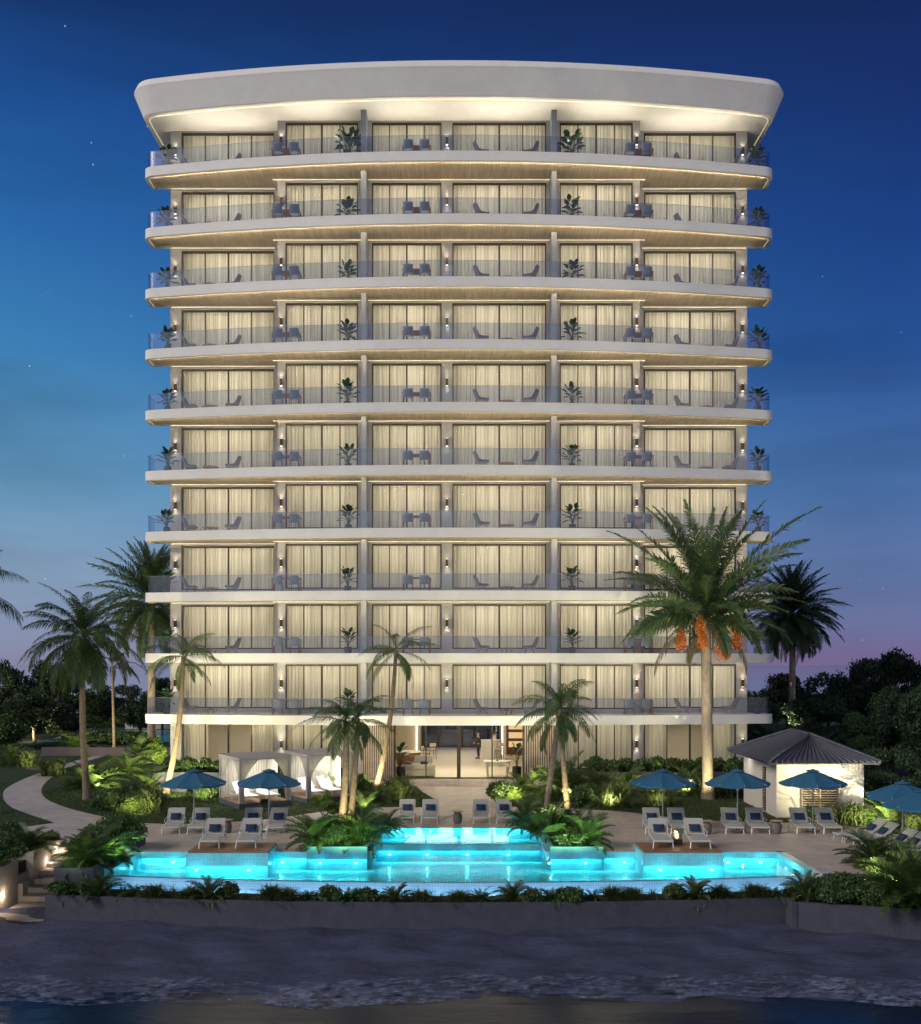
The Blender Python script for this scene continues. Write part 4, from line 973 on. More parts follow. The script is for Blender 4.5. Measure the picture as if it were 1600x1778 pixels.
for X,Y,rz,lb in ((-10.3,40.3,.1,'blue umbrella at the far left of the deck, left of the curtained cabanas'),(-7.38,40.3,.3,'blue umbrella standing in front of the left cabana'),(7.93,40.3,.15,'blue umbrella over the right platform loungers, left of the tall date palm'),(10.84,40.3,.35,'blue umbrella just left of the tiled pool house'),(13.77,40.3,.2,'blue umbrella in front of the pool house louvre window'),(15.55,36.3,.5,'lighter blue umbrella at the right edge, topmost of the overlapping ones'),(15.25,34.0,.1,'lighter blue umbrella at the right edge, in front of the overlapping one'),(17.3,36.0,.1,'deep blue umbrella cut off at the right picture edge')):
    put(UM,(X,Y,.001),rz,lb,'umbrella',ug)
def stool(px,py,label,z=0,m='stone',top=True):
    Y=F*(H-z)/(py-PY); X=AX(px,Y); t=empty('side_table',(X,Y,z),label,'side table')
    b=MB(); b.lathe([(.13,0),(.17,.06),(.195,.2),(.185,.34),(.12,.46),(.10,.48)],n=14); b.build('base',m,t)
    b=MB(); b.lathe([(0,.481),(.235,.481),(.25,.495),(.235,.51),(0,.51)],n=16); b.build('top','tabletop' if m=='stone' else m,t)
stool(394,1446,'stone side table between the left deck lounger pairs')
stool(795,1430,'greenish stone stool standing between the four central loungers',m='stone')
stool(1228,1448,'stone side table left of the loungers by the second right umbrella')
stool(1349,1448,'stone side table between the lounger pairs in front of the pool house')
Y=35.9; X=AX(1176,Y); t=empty('fire_lantern',(X,Y,.25),'small glass fire lantern burning between the right platform loungers','lantern')
b=MB(); b.box(-.17,.17,-.12,.12,0,.2); b.build('base','blackmetal',t)
b=MB(); b.box(-.16,-.155,-.11,.11,.2,.62); b.box(.155,.16,-.11,.11,.2,.62); b.box(-.155,.155,-.11,-.105,.2,.62); b.box(-.155,.155,.105,.11,.2,.62); b.build('glass_panel',glassmat('lantern_glass',(.85,.9,.9),.12),t)
b=MB(); b.lathe([(.0,.2),(.06,.24),(.05,.33),(.015,.44),(0,.46)],n=8); b.build('flame','flame',t); light('POINT',(0,0,.4),6,(1,.5,.2),t,size=.05)
# cabanas
def cabana(X,Y,rz,label,lb2):
    t=empty('cabana',(X,Y,0),label,'cabana','curtained poolside cabanas',rz); w,d,h=2.5,2.6,2.3
    b=MB(); b.box(0,w,0,d,.0,.24); b.build('platform','cabbase',t)
    b=MB(); b.box(.05,w-.05,.05,d-.05,.2405,.265); b.build('timber_floor','deckwood',t)
    for x in (.06,w-.06):
        for y in (.06,d-.06): b=MB(); b.box(x-.045,x+.045,y-.045,y+.045,.266,h-.12); b.build('post','cabframe',t)
    b=MB()
    b.box(-.0,w,0,.1,h-.12,h); b.box(0,w,d-.1,d,h-.12,h); b.box(0,.1,.1,d-.1,h-.12,h); b.box(w-.1,w,.1,d-.1,h-.12,h); b.build('beam','cabframe',t)
    b=MB()
    def cf(u,v): return (.0+w*u,d*v,h+.015+.10*math.sin(PI*u)*math.sin(PI*v))
    b.grid(cf,10,10); b.build('canopy','canopyw',t,smooth=True)
    # curtains: rear and right side closed, front gathered on the posts
    def drape(x0,y0,x1,y1,z0,z1,tie=0,side=0,nm='curtain',mt='curtainw'):
        b=MB(); L_=math.hypot(x1-x0,y1-y0); nx,ny=-(y1-y0)/L_,(x1-x0)/L_; n=int(L_/.03)
        def fn(u,v):
            k=1
            if tie:
                # v=1 top, gathered toward post side below
                if v>.45: k=tie+(1-tie)*((v-.45)/.55)**1.6
                else: k=tie
            uu=u*k if side==0 else 1-(1-u)*k
            a=.035*math.sin(u*L_/.13*2*PI)
            return (x0+(x1-x0)*uu+nx*a,y0+(y1-y0)*uu+ny*a,z0+(z1-z0)*v)
        b.grid(fn,n,14); b.build(nm,mt,t,smooth=True)
    drape(.1,d-.1,w-.1,d-.1,.28,h-.12)
    drape(w-.1,d-.1,w-.1,d*.55,.28,h-.12)
    for a in ((.1,.1,w*.38,.1,0),(w*.66,.1,w-.1,.1,1),(.1,d*.42,.1,.1,1),(.1,d-.1,.1,d*.6,0),(w-.1,.1,w-.1,d*.45,0)):
        drape(a[0],a[1],a[2],a[3],.28,h-.12,.2,a[4],mt='curtaing')
    light('AREA',(w/2,d/2,h-.16),68,(1,.93,.82),t,(0,0,-1),1.4,1.4)
    ca,sa=math.cos(rz),math.sin(rz)
    for x,s_ in ((.55,'left'),(1.55,'right')):
        lx,ly=x+.15,.15; put(LW,(X+lx*ca-ly*sa,Y+lx*sa+ly*ca,.27),rz-.0,f'white lounger inside {lb2}, its {s_} one','sun lounger','white loungers in the cabanas')
    return t
M['curtaing']=mat('grey_drape',(.52,.49,.47),.85,transl=.3)
cabana(-9.72,45.9,R(33),'cabana with gathered grey curtains, the left and nearer one','the left cabana')
cabana(-6.98,47.6,R(33),'cabana with gathered grey curtains, right one behind the twin palms','the right cabana')
# pool house
t=empty('pool_house',(15.2,46,0),'small white pool house with grey hipped tile roof and slatted louvre','pool house'); q=(15.2,46,0)
b=MB(); b.box(13.34,17.0,43.5,48.5,0,2.42); b.build('wall','shedwall',t,q)
E=[(12.8,43.0),(17.55,43.0),(17.55,49.3),(12.8,49.3)]; ez=2.38; r0=(15.2,44.9,3.4); r1=(15.2,47.4,3.4)
b=MB()
def slope(p0,p1,a,bb,n):
    # corrugated roof face between eave p0-p1 and ridge a-bb
    p0,p1,a,bb=map(Vector,(p0,p1,a,bb)); nrm=(p1-p0).cross(a-p0).normalized()
    def fn(u,v):
        e=p0.lerp(p1,u); rr=a.lerp(bb,u); p=e.lerp(rr,v); return p+nrm*(.045*math.sin(u*n*2*PI)*(1-v*.3)+.02*((v*9)%1))
    b.grid(fn,n*6,27)
e=[(x,y,ez) for x,y in E]
# front hip: u along eave, collapse to the apex
slope(e[0],e[1],r0,r0,19); slope(e[2],e[3],r1,r1,19); slope(e[1],e[2],r0,r1,22); slope(e[3],e[0],r1,r0,22)
rf=b.build('roof','tiles',t,q,smooth=True)
b=MB()
for p,r_ in ((e[0],r0),(e[1],r0),(e[2],r1),(e[3],r1),(r0,r1)): b.tube([Vector(p)+Vector((0,0,.03)),Vector(r_)+Vector((0,0,.05))],.09,8)
b.build('ridge_tiles','tiles',rf,q)
b=MB(); b.box(12.85,17.5,43.05,49.25,2.30,2.36); b.build('eaves_board','lframe' if False else 'tiles',t,q)
b=MB(); b.box(14.38,15.9,43.46,43.499,.1,1.62); lv=b.build('louvre','dark',t,q)
b=MB()
for i in range(15): b.box(14.36,15.92,43.42,43.459,.14+.1*i,.19+.1*i)
for x in (14.36,15.12,15.88): b.box(x,x+.05,43.40,43.419,.1,1.64)
b.build('slats','lath',lv,q)
b=MB(); b.box(13.30,13.339,45.0,45.35,.1,2.0); lv=b.build('louvre','dark',t,q)
b=MB()
for i in range(17): b.box(13.27,13.299,45.0,45.35,.14+.11*i,.19+.11*i)
b.build('slats','lath',lv,q)
for x in (13.9,16.5): light('POINT',(x-15.2,43.15-46,2.15),4,(1,.9,.75),t,size=.06)
light('POINT',(13.0-15.2,47.5-46,2.1),5,(1,.9,.75),t,size=.06)
# far-left garden walls
t=empty('garden_wall',(-31,101,0),'white rendered garden wall beyond the small pool at far left','wall'); b=MB(); b.box(-32.4,-24,100.6,101,0,2.4); b.build('wall','wallwhite',t,(-31,101,0))
t=empty('garden_wall',(-25,72,0),'low mauve grey garden wall behind the path at far left','wall'); b=MB(); b.box(-29,-19.5,72,72.3,0,.6); b.build('wall','wallmauve',t,(-25,72,0))
S('water',[(-34,84),(-20,84),(-20,99),(-36,99)],.03,mat('far_pool',(.05,.35,.4),.15,emit=(.05,.5,.6),estr=.02))
RF=5200
FACADE_FILL=230
# ------------------------------------------------------------ PALMS
def cr(seed,n,L_,e0,e1,droop,nl,ll,lw,**k): return dict(seed=seed,n=n,L_=L_,e0=e0,e1=e1,droop=droop,nl=nl,ll=ll,lw=lw,**k)
Y=49.5; X=AX(1230,Y); big=palm('date_palm',(X,Y,0),(AX(1226,Y),Y,8.55),.27,.23,cr(1,54,4.25,1.45,.14,.45,80,.80,.07,lup=.62,dr=1.2,vee=.5,hang=.25,thick=.05,zsp=.5),'datepalm','tall date palm with hanging orange fruit bunches before the right end of the tower',bark='trunkd',dry=cr(2,7,3.8,.1,-.35,1.1,60,.6,.05,vee=.1,hang=.5),rings=False)
b=MB()
rg=np.random.default_rng(5)
for px,py,s in ((1176,1098,.32),(1206,1074,.30),(1210,1098,.28),(1243,1112,.38),(1266,1072,.28),(1271,1098,.33),(1252,1118,.25)):
    s*=1.35; x=AX(px,Y)-X; z=AZ(py+14,Y); yy=-1.3+rg.random()*.5
    q=MB(); q.tube([(AX(1226,Y)-X,0,8.35),(x*.6,yy*.6,8.9),(x,yy,z+s*1.6)],[.03,.02,.015],5); q.build('fruit_stalk','stem',big)
    n=260; d=rg.normal(size=(n,3)); d/=np.linalg.norm(d,axis=1)[:,None]; r=rg.random(n)**.4
    P=d*r[:,None]*np.array([s*.62,s*.62,s*1.25]); P[:,0:2]*=(1-.35*(P[:,2:3]/(s*1.25)))
    o_=np.array([[1,0,0],[0,1,0],[-1,0,0],[0,-1,0],[0,0,1.3],[0,0,-1.3]])*.035
    V=(P[:,None,:]+o_[None])+np.array([x,yy,z]); k=np.arange(n)[:,None,None]*6
    T3=np.array([[0,1,4],[1,2,4],[2,3,4],[3,0,4],[1,0,5],[2,1,5],[3,2,5],[0,3,5]])[None]+k
    mesh_np('date_bunch',V.reshape(-1,3),T3.reshape(-1,3),'dates',parent=big)
Y=80; palm('date_palm',(AX(1376,Y),Y,0),(AX(1377,Y),Y,10.3),.26,.22,cr(3,100,4.0,1.5,-.75,.45,74,.85,.06,dr=1.0,hang=.3,thick=.05,zsp=.6),'datepalm','dense dark date palm standing behind the tower above the pool house roof',bark='trunkd',dry=cr(4,12,4.0,-.7,-1.1,.5,36,.5,.05,vee=0,hang=.6),rings=False)
Y=70; palm('date_palm',(AX(263,Y),Y,0),(AX(263,Y),Y,10.6),.27,.23,cr(5,76,4.7,1.5,-.7,.5,74,.8,.058,dr=1.0,hang=.3,thick=.05,zsp=.6),'datepalm','tall date palm partly hidden behind the left edge of the tower',bark='trunkd',dry=cr(6,9,4.0,-.6,-1.0,.5,36,.5,.05,vee=0,hang=.6),rings=False)
Y=49.1; palm('coconut_palm',(AX(152,Y),Y,0),(AX(146,Y),Y,7.75),.17,.12,cr(7,46,3.4,1.35,-.6,1.15,64,.60,.044,dr=1.4,hang=.5,vee=.2,thick=.035),'palmleaf','thin ringed palm with dense dark crown standing alone on the left lawn',bend=-.15)
Y=51.2; palm('coconut_palm',(AX(287,Y),Y,0),(AX(318,Y),Y,6.85),.16,.09,cr(8,15,2.35,1.2,-.55,1.25,46,.42,.030,dr=1.0,hang=.55,vee=.1),'palmleaf','slender leaning palm with sparse crown by the left corner of the tower',bend=.22,side=1)
Y=51.4; palm('coconut_palm',(AX(651,Y),Y,0),(AX(688,Y),Y,7.15),.16,.09,cr(9,14,2.35,1.1,-.6,1.25,46,.42,.030,dr=1.0,hang=.55,vee=.1),'palmleaf','slender leaning palm with sparse crown left of the lobby entrance',bend=.2)
Y=39.4; palm('coconut_palm',(AX(590,Y),Y,.1),(AX(601,Y),Y,4.3),.15,.10,cr(10,17,1.95,1.1,-.5,1.2,46,.40,.030,dr=1.0,hang=.5,vee=.15),'palmleaf','front trunk of the paired palms growing in the left pool planter',bend=.10)
Y=39.8; palm('coconut_palm',(AX(606,Y),Y,.1),(AX(622,Y),Y,4.4),.13,.09,cr(11,13,1.85,1.2,-.5,1.2,46,.40,.030,dr=1.0,hang=.5,vee=.15),'palmleaf','rear trunk of the paired palms growing in the left pool planter',bend=.05)
Y=39.4; palm('coconut_palm',(AX(945,Y),Y,.1),(AX(974,Y),Y,4.75),.13,.095,cr(12,18,1.85,1.25,-.7,1.2,46,.40,.030,dr=1.0,hang=.5,vee=.15),'palmleaf','front left leaning palm growing in the right pool planter',bend=-.05)
Y=43.0; palm('coconut_palm',(AX(987,Y),Y,0),(AX(968,Y),Y,4.7),.13,.095,cr(13,13,1.9,1.2,-.6,1.2,46,.40,.030,dr=1.0,hang=.5,vee=.15),'palmleaf','straight rear palm crossing behind the right pool planter palm',bend=.04)
Y=78; palm('coconut_palm',(AX(199,Y),Y,0),(AX(195,Y),Y,6.2),.12,.09,cr(14,10,2.9,1.0,-.3,1.4,30,.5,.06,hang=.4),'darkleaf','small distant dark palm silhouetted against the left dusk sky')
Y=44; palm('coconut_palm',(AX(-86,Y),Y,0),(AX(-84,Y),Y,9.4),.17,.13,cr(15,26,3.3,1.3,-.5,1.5,60,.62,.03,hang=.9,vee=-.1),'palmleaf','weeping palm whose fronds enter the picture at the left edge')
# ------------------------------------------------------------ PLANTS (pixel of base centre, size in pixels)
HG='hedge shrubs in the planters under the ground floor windows'
i=0
ordn=['first','second','third','fourth','fifth','sixth','seventh','eighth','ninth','tenth','eleventh','twelfth','thirteenth','fourteenth','fifteenth','sixteenth','seventeenth','eighteenth','nineteenth','twentieth']
for s,xa,xb,side in ((0,-15.0,-6.2,'left'),(1,6.6,15.2,'right')):
    n=11
    for j in range(n):
        x=xa+(xb-xa)*(j+.5)/n; px=PX+x*F/53
        plant('hedge',px,0,40,random.uniform(24,36),f'small leafy hedge shrub, {ordn[j]} from the left in the {side} window planter',z0=.95,group=HG,Y=53.0+random.uniform(-.25,.25))
P=[ # kind,px,py,w,h,label
('cycad',36,1272,100,84,'broad uplit palm shrub glowing yellow at the far left',{}),
('shrub',10,1300,90,75,'dark rounded shrub below the far left yellow palm shrub',{}),
('cycad',188,1262,56,34,'small uplit palm shrub near the far white garden wall',{}),
('shrub',150,1290,110,26,'low dark shrub strip left of the far garden wall',{}),
('shrub',225,1292,90,28,'low dark shrub by the distant path, left of the tower corner',{}),
('cycad',132,1300,82,36,'uplit spreading palm shrub behind the lone lawn palm trunk',{}),
('cycad',20,1330,60,40,'dark palm shrub at the left edge beside a bright grass clump',{}),
('grass',48,1332,42,34,'bright uplit grass clump by the bend of the path',{}),
('grass',92,1346,62,34,'dark grass mound right of the bright clump near the path',{}),
('cycad',160,1368,100,50,'large uplit palm shrub at the foot of the lone lawn palm',{}),
('cycad',222,1345,80,46,'palm shrub between the lawn palm and the leaning palm',{}),
('fan',250,1330,60,60,'dark fan palm left of the leaning palm trunk',{}),
('brightshrub',272,1330,32,60,'bright yellow green shrub at the left corner of the tower',{}),
('cycad',258,1378,80,46,'palm shrub just left of the leaning palm base',{}),
('cycad',318,1365,70,44,'palm shrub just right of the leaning palm base',{}),
('shrub',190,1408,64,38,'rounded dark shrub at the left of the lit lawn group',{}),
('brightshrub',228,1411,44,32,'bright uplit yellow shrub in the middle of the lawn group',{}),
('grass',263,1411,68,50,'tall grass mound at the right of the lit lawn group',{}),
('shrub',235,1392,90,40,'dark shrub behind the lit lawn group',{}),
('shrub',345,1388,60,34,'dark shrub left of the left cabana',{}),
('grass',372,1372,50,34,'grass mound beside the rear left of the left cabana',{}),
('cycad',478,1372,50,52,'uplit palm shrub seen between the two cabanas',{'Y':51.3}),
('grass',459,1397,18,12,'tiny potted tuft on the left cabana floor corner',{'z0':.26}),
('cycad',590,1368,70,50,'uplit palm shrub right behind the right cabana',{'Y':51.0}),
('shrub',622,1365,44,46,'dark shrub in front of the left slatted screen',{'Y':51.0}),
('grass',692,1386,74,46,'wide dark grass mound left of the entrance path',{}),
('cycad',655,1396,60,40,'dark palm shrub at the base of the palm left of the entrance',{}),
('cycad',633,1400,60,52,'tall uplit yellow palm shrub behind the left pool planter',{'Y':43}),
('fan',560,1418,62,46,'uplit yellow fan palm at the rear left of the left pool planter',{}),
('shrub',600,1416,60,34,'dark shrub behind the paired palms of the left pool planter',{}),
('cycad',548,1462,96,60,'deep green palm shrub overhanging the left corner of the left pool planter',{'z0':.13,'Y':36.6}),
('shrub',583,1462,56,44,'blue green shrub in the front middle of the left pool planter',{'z0':.13,'Y':36.4}),
('cycad',627,1462,84,66,'green palm shrub at the front right of the left pool planter',{'z0':.13,'Y':36.6}),
('fernp',650,1430,70,62,'bright green fern like plant at the rear right of the left pool planter',{'z0':.13,'Y':39.0}),
('cycad',672,1440,62,40,'dark arching palm shrub beside the left front central lounger',{'z0':.13,'Y':39.6}),
('brightshrub',604,1440,46,36,'glowing yellow shrub at the foot of the left paired palms',{'z0':.13,'Y':38.9}),
('fan',575,1445,60,40,'green fan palm in the middle of the left pool planter',{'z0':.13,'Y':38.0}),
('shrub',872,1391,56,44,'dark shrub right of the entrance path with a lit side',{}),
('brightshrub',894,1392,34,30,'yellow uplit shrub right of the entrance path',{}),
('cycad',905,1374,56,34,'low palm shrub in front of the right slatted screen',{}),
('fan',940,1362,60,56,'uplit fan palm left behind the right twin palms',{'Y':51}),
('cycad',985,1378,104,86,'large bright uplit palm shrub behind the right twin palms',{'Y':49.5}),
('grass',1040,1384,84,52,'dark grass mound in front of the right window planter',{}),
('grass',1062,1402,80,50,'dark grass mound at the edge of the right deck',{}),
('shrub',1012,1402,60,50,'dark speckled shrub right of the right twin palms',{}),
('cycad',915,1420,74,56,'green palm shrub at the rear left of the right pool planter',{'z0':.1,'Y':40.0}),
('cycad',958,1425,80,58,'glowing yellow palm shrub around the right twin palm base',{'z0':.1,'Y':39.2}),
('cycad',1000,1420,70,50,'olive palm shrub at the rear right of the right pool planter',{'z0':.1,'Y':39.3}),
('fan',948,1466,96,70,'deep green fan palm in the front left of the right pool planter',{'z0':.13,'Y':36.4}),
('cycad',1020,1466,84,64,'bright green palm shrub at the front right of the right pool planter',{'z0':.13,'Y':36.4}),
('shrub',985,1466,60,38,'low dark shrub in the front middle of the right pool planter',{'z0':.13,'Y':36.3}),
('grass',1143,1398,70,40,'pale uplit grass mound behind the first right umbrella pole',{}),
('cycad',1090,1378,80,50,'dark palm shrub in front of the right window planter',{}),
('cycad',1195,1372,74,58,'uplit yellow palm shrub left of the tall date palm trunk',{'Y':51}),
('grass',1222,1385,60,44,'grass mound at the foot of the tall date palm',{}),
('grass',1268,1385,60,34,'grass mound right of the tall date palm',{}),
('cycad',1290,1372,50,50,'dark palm shrub between the tower corner and the pool house',{'Y':51}),
('brightshrub',1442,1424,34,28,'uplit shrub right of the pool house louvre',{}),
('grass',1478,1430,84,44,'grass mound at the right corner of the pool house',{}),
('cycad',1545,1434,90,58,'brightly uplit palm shrub below the right edge umbrellas',{}),
('grass',1592,1446,80,48,'dark grass mound at the right picture edge',{}),
('shrub',1410,1422,50,26,'small shrub under the pool house louvre',{}),
('cycad',1520,1494,110,62,'dark sago palm shrub beside the side on loungers',{'z0':0,'Y':33.6}),
('cycad',1556,1530,110,70,'glowing yellow green broad palm shrub at the right foreground',{'z0':-.5,'Y':31.3}),
('cycad',1588,1580,150,118,'large green palm shrub at the right foreground corner',{'z0':-.55,'Y':30.1}),
('shrub',1465,1570,120,66,'dense rounded shrub in the right foreground bed',{'z0':-.56,'Y':30.7}),
('shrub',1532,1574,80,50,'lower rounded shrub beside the right foreground palm shrub',{'z0':-.56,'Y':30.3}),
('shrub',1425,1562,50,36,'small dark shrub at the left end of the right foreground bed',{'z0':-.56,'Y':31.0}),
('cycad',1398,1560,66,52,'small palm shrub at the right end of the overflow wall',{'z0':-.56,'Y':31.0}),
('shrub',6,1500,90,70,'dark shrub in the lower wall at the left picture edge',{'z0':.1,'Y':33}),
('cycad',48,1478,84,44,'arching palm shrub on the upper wall beside the beach steps',{'z0':.2,'Y':35.4}),
('shrub',20,1470,80,46,'dark shrub on the upper wall at the left picture edge',{'z0':.2,'Y':36.2}),
('shrub',88,1460,30,20,'small dark shrub at the top of the beach steps',{'z0':.2,'Y':37.0}),
('cycad',150,1502,92,58,'dark arching palm shrub in the planter left of the pool',{'z0':.14,'Y':32.9}),
('shrub',205,1460,104,68,'large rounded shrub tinted green in the planter left of the pool',{'z0':.14,'Y':36.3}),
('shrub',160,1480,84,60,'dense dark shrub in the middle of the planter left of the pool',{'z0':.14,'Y':34.6}),
('cycad',176,1490,100,60,'green lit palm shrub leaning over the left pool edge',{'z0':.14,'Y':34.0}),
# behind right
('cycad',1372,1262,120,84,'broad uplit palm shrub behind the pool house roof',{'Y':66}),
('cycad',1425,1270,120,64,'dark palm shrub right behind the pool house roof',{'Y':64}),
('cycad',1325,1255,80,56,'dark palm shrub between the tower and the pool house roof',{'Y':68}),
('shrub',1330,1300,120,60,'dark shrub mass between the tower corner and pool house',{'Y':60}),
('shrub',1290,1290,60,60,'dark shrub hard against the right corner of the tower',{'Y':62}),
]
for k_,px,py,w_,h_,lb,kw in P: plant(k_,px,py,w_,h_,lb,**kw)
# row of plants in the beach planter
row=[('fernp',128,60,42),('cycad',172,62,46),('reed',215,30,26),('fernp',232,50,34),('grass',268,56,26),('reed',300,30,24),('grass',330,48,24),('cycad',363,58,38),('shrub',398,36,36),('reed',425,24,18),('grass',470,44,30),('grass',500,40,26),('fernp',534,46,30),('shrub',572,48,32),('fernp',606,54,34),('shrub',636,44,28),('cycad',688,48,32),('reed',664,30,22),('grass',733,50,22),('reed',765,30,18),('grass',797,48,22),('fernp',836,52,28),('cycad',889,48,36),('shrub',925,40,28),('fernp',958,56,34),('shrub',992,52,32),('fernp',1030,44,26),('grass',1063,42,28),('grass',1098,46,24),('reed',1135,32,24),('shrub',1172,42,36),('cycad',1210,50,36),('grass',1252,46,26),('reed',1284,30,20),('grass',1312,46,28),('fernp',1345,50,32),('grass',1372,30,22),('shrub',110,46,30)]
cnt={}
row.sort(key=lambda r:r[1])
KN={'fernp':'fern','cycad':'small palm shrub','grass':'spiky grass tuft','reed':'thin reed tuft','shrub':'dark leafy shrub'}
for k_,px,w_,h_ in row:
    cnt[k_]=cnt.get(k_,0)+1
    x=(px-PX)*30.9/F; Y=Yp(x)+.45+random.uniform(-.1,.12)
    plant(k_,px,0,w_*1.12,h_*1.1,f'{KN[k_]}, {ordn[cnt[k_]-1]} of its kind from the left in the beach planter',z0=-.56,group='plants in the long beach planter',Y=Y)
    if k_ in('grass','reed') : pass
# grass-like ground filler under them
rg=np.random.default_rng(77); Vs=[]
for x in np.arange(-12.2,9.8,.28):
    v,q=mound(rg,46,.2,.16,.009); v=v+np.array([x,Yp(x)+.42+rg.normal(0,.1),-.56]); Vs.append((v,q))
v,q=join(Vs); o=mesh_np('ground_cover',v,q,'grassblade'); tag(o,'low fringe of green ground cover along the beach planter',None,None,'stuff')
# short blades on the lawns
def blades(poly_test,x0,x1,y0,y1,n,name,lb):
    rg=np.random.default_rng(9); x=rg.uniform(x0,x1,n); y=rg.uniform(y0,y1,n); m=np.array([poly_test(a,c) for a,c in zip(x,y)]); x=x[m]; y=y[m]; n=len(x)
    h=rg.uniform(.03,.075,n); az=rg.random(n)*2*PI; s=np.stack([np.cos(az),np.sin(az),0*az],1)*.014; P0=np.stack([x,y,0*x+.02],1); tp=P0+np.stack([rg.normal(0,.03,n),rg.normal(0,.03,n),h],1)
    V=np.stack([P0-s,P0+s,tp+s*.2,tp-s*.2],1).reshape(-1,3); o=mesh_np(name,V,np.arange(4*n).reshape(-1,4),'lawnblade'); tag(o,lb,None,None,'stuff')
M['lawnblade']=mat('lawn_blade',(.045,.095,.018),.7,island=.4,transl=.2)
def inpoly(poly):
    P_=[(p[0],p[1]) for p in poly]
    def t(x,y):
        c=False; j=len(P_)-1
        for i in range(len(P_)):
            if (P_[i][1]>y)!=(P_[j][1]>y) and x<(P_[j][0]-P_[i][0])*(y-P_[i][1])/(P_[j][1]-P_[i][1])+P_[i][0]: c=not c
            j=i
        return c
    return t
blades(inpoly(L1),-21,-1,41.5,54,42000,'grass','short mown grass on the left lawn')
blades(inpoly(L0),-30,-13,38,56,26000,'grass','short mown grass on the far left lawn')
blades(inpoly(L2),1.5,21,38,54,40000,'grass','short mown grass on the right lawn')
# ------------------------------------------------------------ TREES
def mk_tree(seed,h=7.0,rx=3.4,n=6500,leaf=.34,mt='darkleaf',nm='tree'):
    rg=np.random.default_rng(seed); r=random.Random(seed); t=empty(nm,(0,0,0))
    b=MB(); trunk_mesh(b,(0,0,-.1),(r.uniform(-.3,.3),0,h*.55),.2,.11,.1,False,8)
    ls=[]
    for i in range(15):
        a=i*2.4+r.uniform(-.4,.4); q=r.uniform(.15,.75); zz=h*r.uniform(.22,.88); k=math.sqrt(max(.15,1-((zz/h-.5)/.62)**2)); s=rx*r.uniform(.26,.42)
        c=(math.cos(a)*rx*q*k,math.sin(a)*rx*q*k,zz); ls.append((*c,s,s,s*.8))
        b.tube([(0,0,h*.25+.2*zz*.5),(c[0]*.5,c[1]*.5,zz*.75),c],[.09,.06,.03],5)
    b.build('trunk','bark',t)
    v,q=leafcloud(rg,n,ls,leaf,shell=.45); v[:,2]=np.maximum(v[:,2],.05); mesh_np('crown',v,q,mt,parent=t); KIDS[t.name]=list(t.children); return t
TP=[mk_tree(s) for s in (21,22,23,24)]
TG=[mk_tree(s,6.2,2.9,9000,.24,'midleaf' if s%2 else 'midtree','leafy_tree') for s in (31,32,33)] if False else None
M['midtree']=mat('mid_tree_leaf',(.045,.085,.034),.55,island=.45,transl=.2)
TG=[mk_tree(s,6.2,2.9,10000,.22,'midtree','leafy_tree') for s in (31,32,33)]
tr_=random.Random(4)
# treeline: (px, top y, distance)
TL=[(-20,1140,95),(15,1158,88),(52,1150,100),(92,1150,92),(128,1168,104),(166,1176,96),(205,1186,108),(243,1184,92),(282,1176,100),(316,1190,110)]
def ttree(px,ty,Y,protos,lb,grp,wpx=None,h0=7.0,r0=3.4):
    p=next((q for q in protos if q.name not in used),None) or protos[tr_.randrange(len(protos))]; h=AZ(ty,Y); s=h/h0
    o=put(p,(AX(px,Y),Y,0),tr_.uniform(0,6),lb,'tree',grp,1); sx=(wpx*Y/F/2/r0) if wpx else s; o.scale=(sx,sx,s); return o
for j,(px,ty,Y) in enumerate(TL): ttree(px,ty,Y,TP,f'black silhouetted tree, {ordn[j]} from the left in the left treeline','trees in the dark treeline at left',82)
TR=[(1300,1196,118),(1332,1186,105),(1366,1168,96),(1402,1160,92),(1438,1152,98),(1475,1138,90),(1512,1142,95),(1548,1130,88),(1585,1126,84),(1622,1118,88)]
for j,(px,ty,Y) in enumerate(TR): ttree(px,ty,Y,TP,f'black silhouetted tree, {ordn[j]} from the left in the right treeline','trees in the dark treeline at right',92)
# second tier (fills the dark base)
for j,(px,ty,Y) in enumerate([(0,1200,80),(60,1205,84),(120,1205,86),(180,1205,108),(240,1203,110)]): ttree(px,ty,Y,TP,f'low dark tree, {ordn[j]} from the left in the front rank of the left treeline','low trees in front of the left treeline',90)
for j,(px,ty,Y,w_) in enumerate([(1330,1215,74,90),(1400,1206,78,100),(1468,1205,70,100),(1500,1228,58,110),(1555,1188,60,120),(1600,1176,56,130),(1480,1275,54,80),(1545,1290,50,90),(1592,1300,46,100),(1520,1335,47,80)]): ttree(px,ty,Y,TG,f'dense green tree, {ordn[j]} of the leafy trees behind the pool house','leafy trees behind the pool house',w_,6.2,2.9)
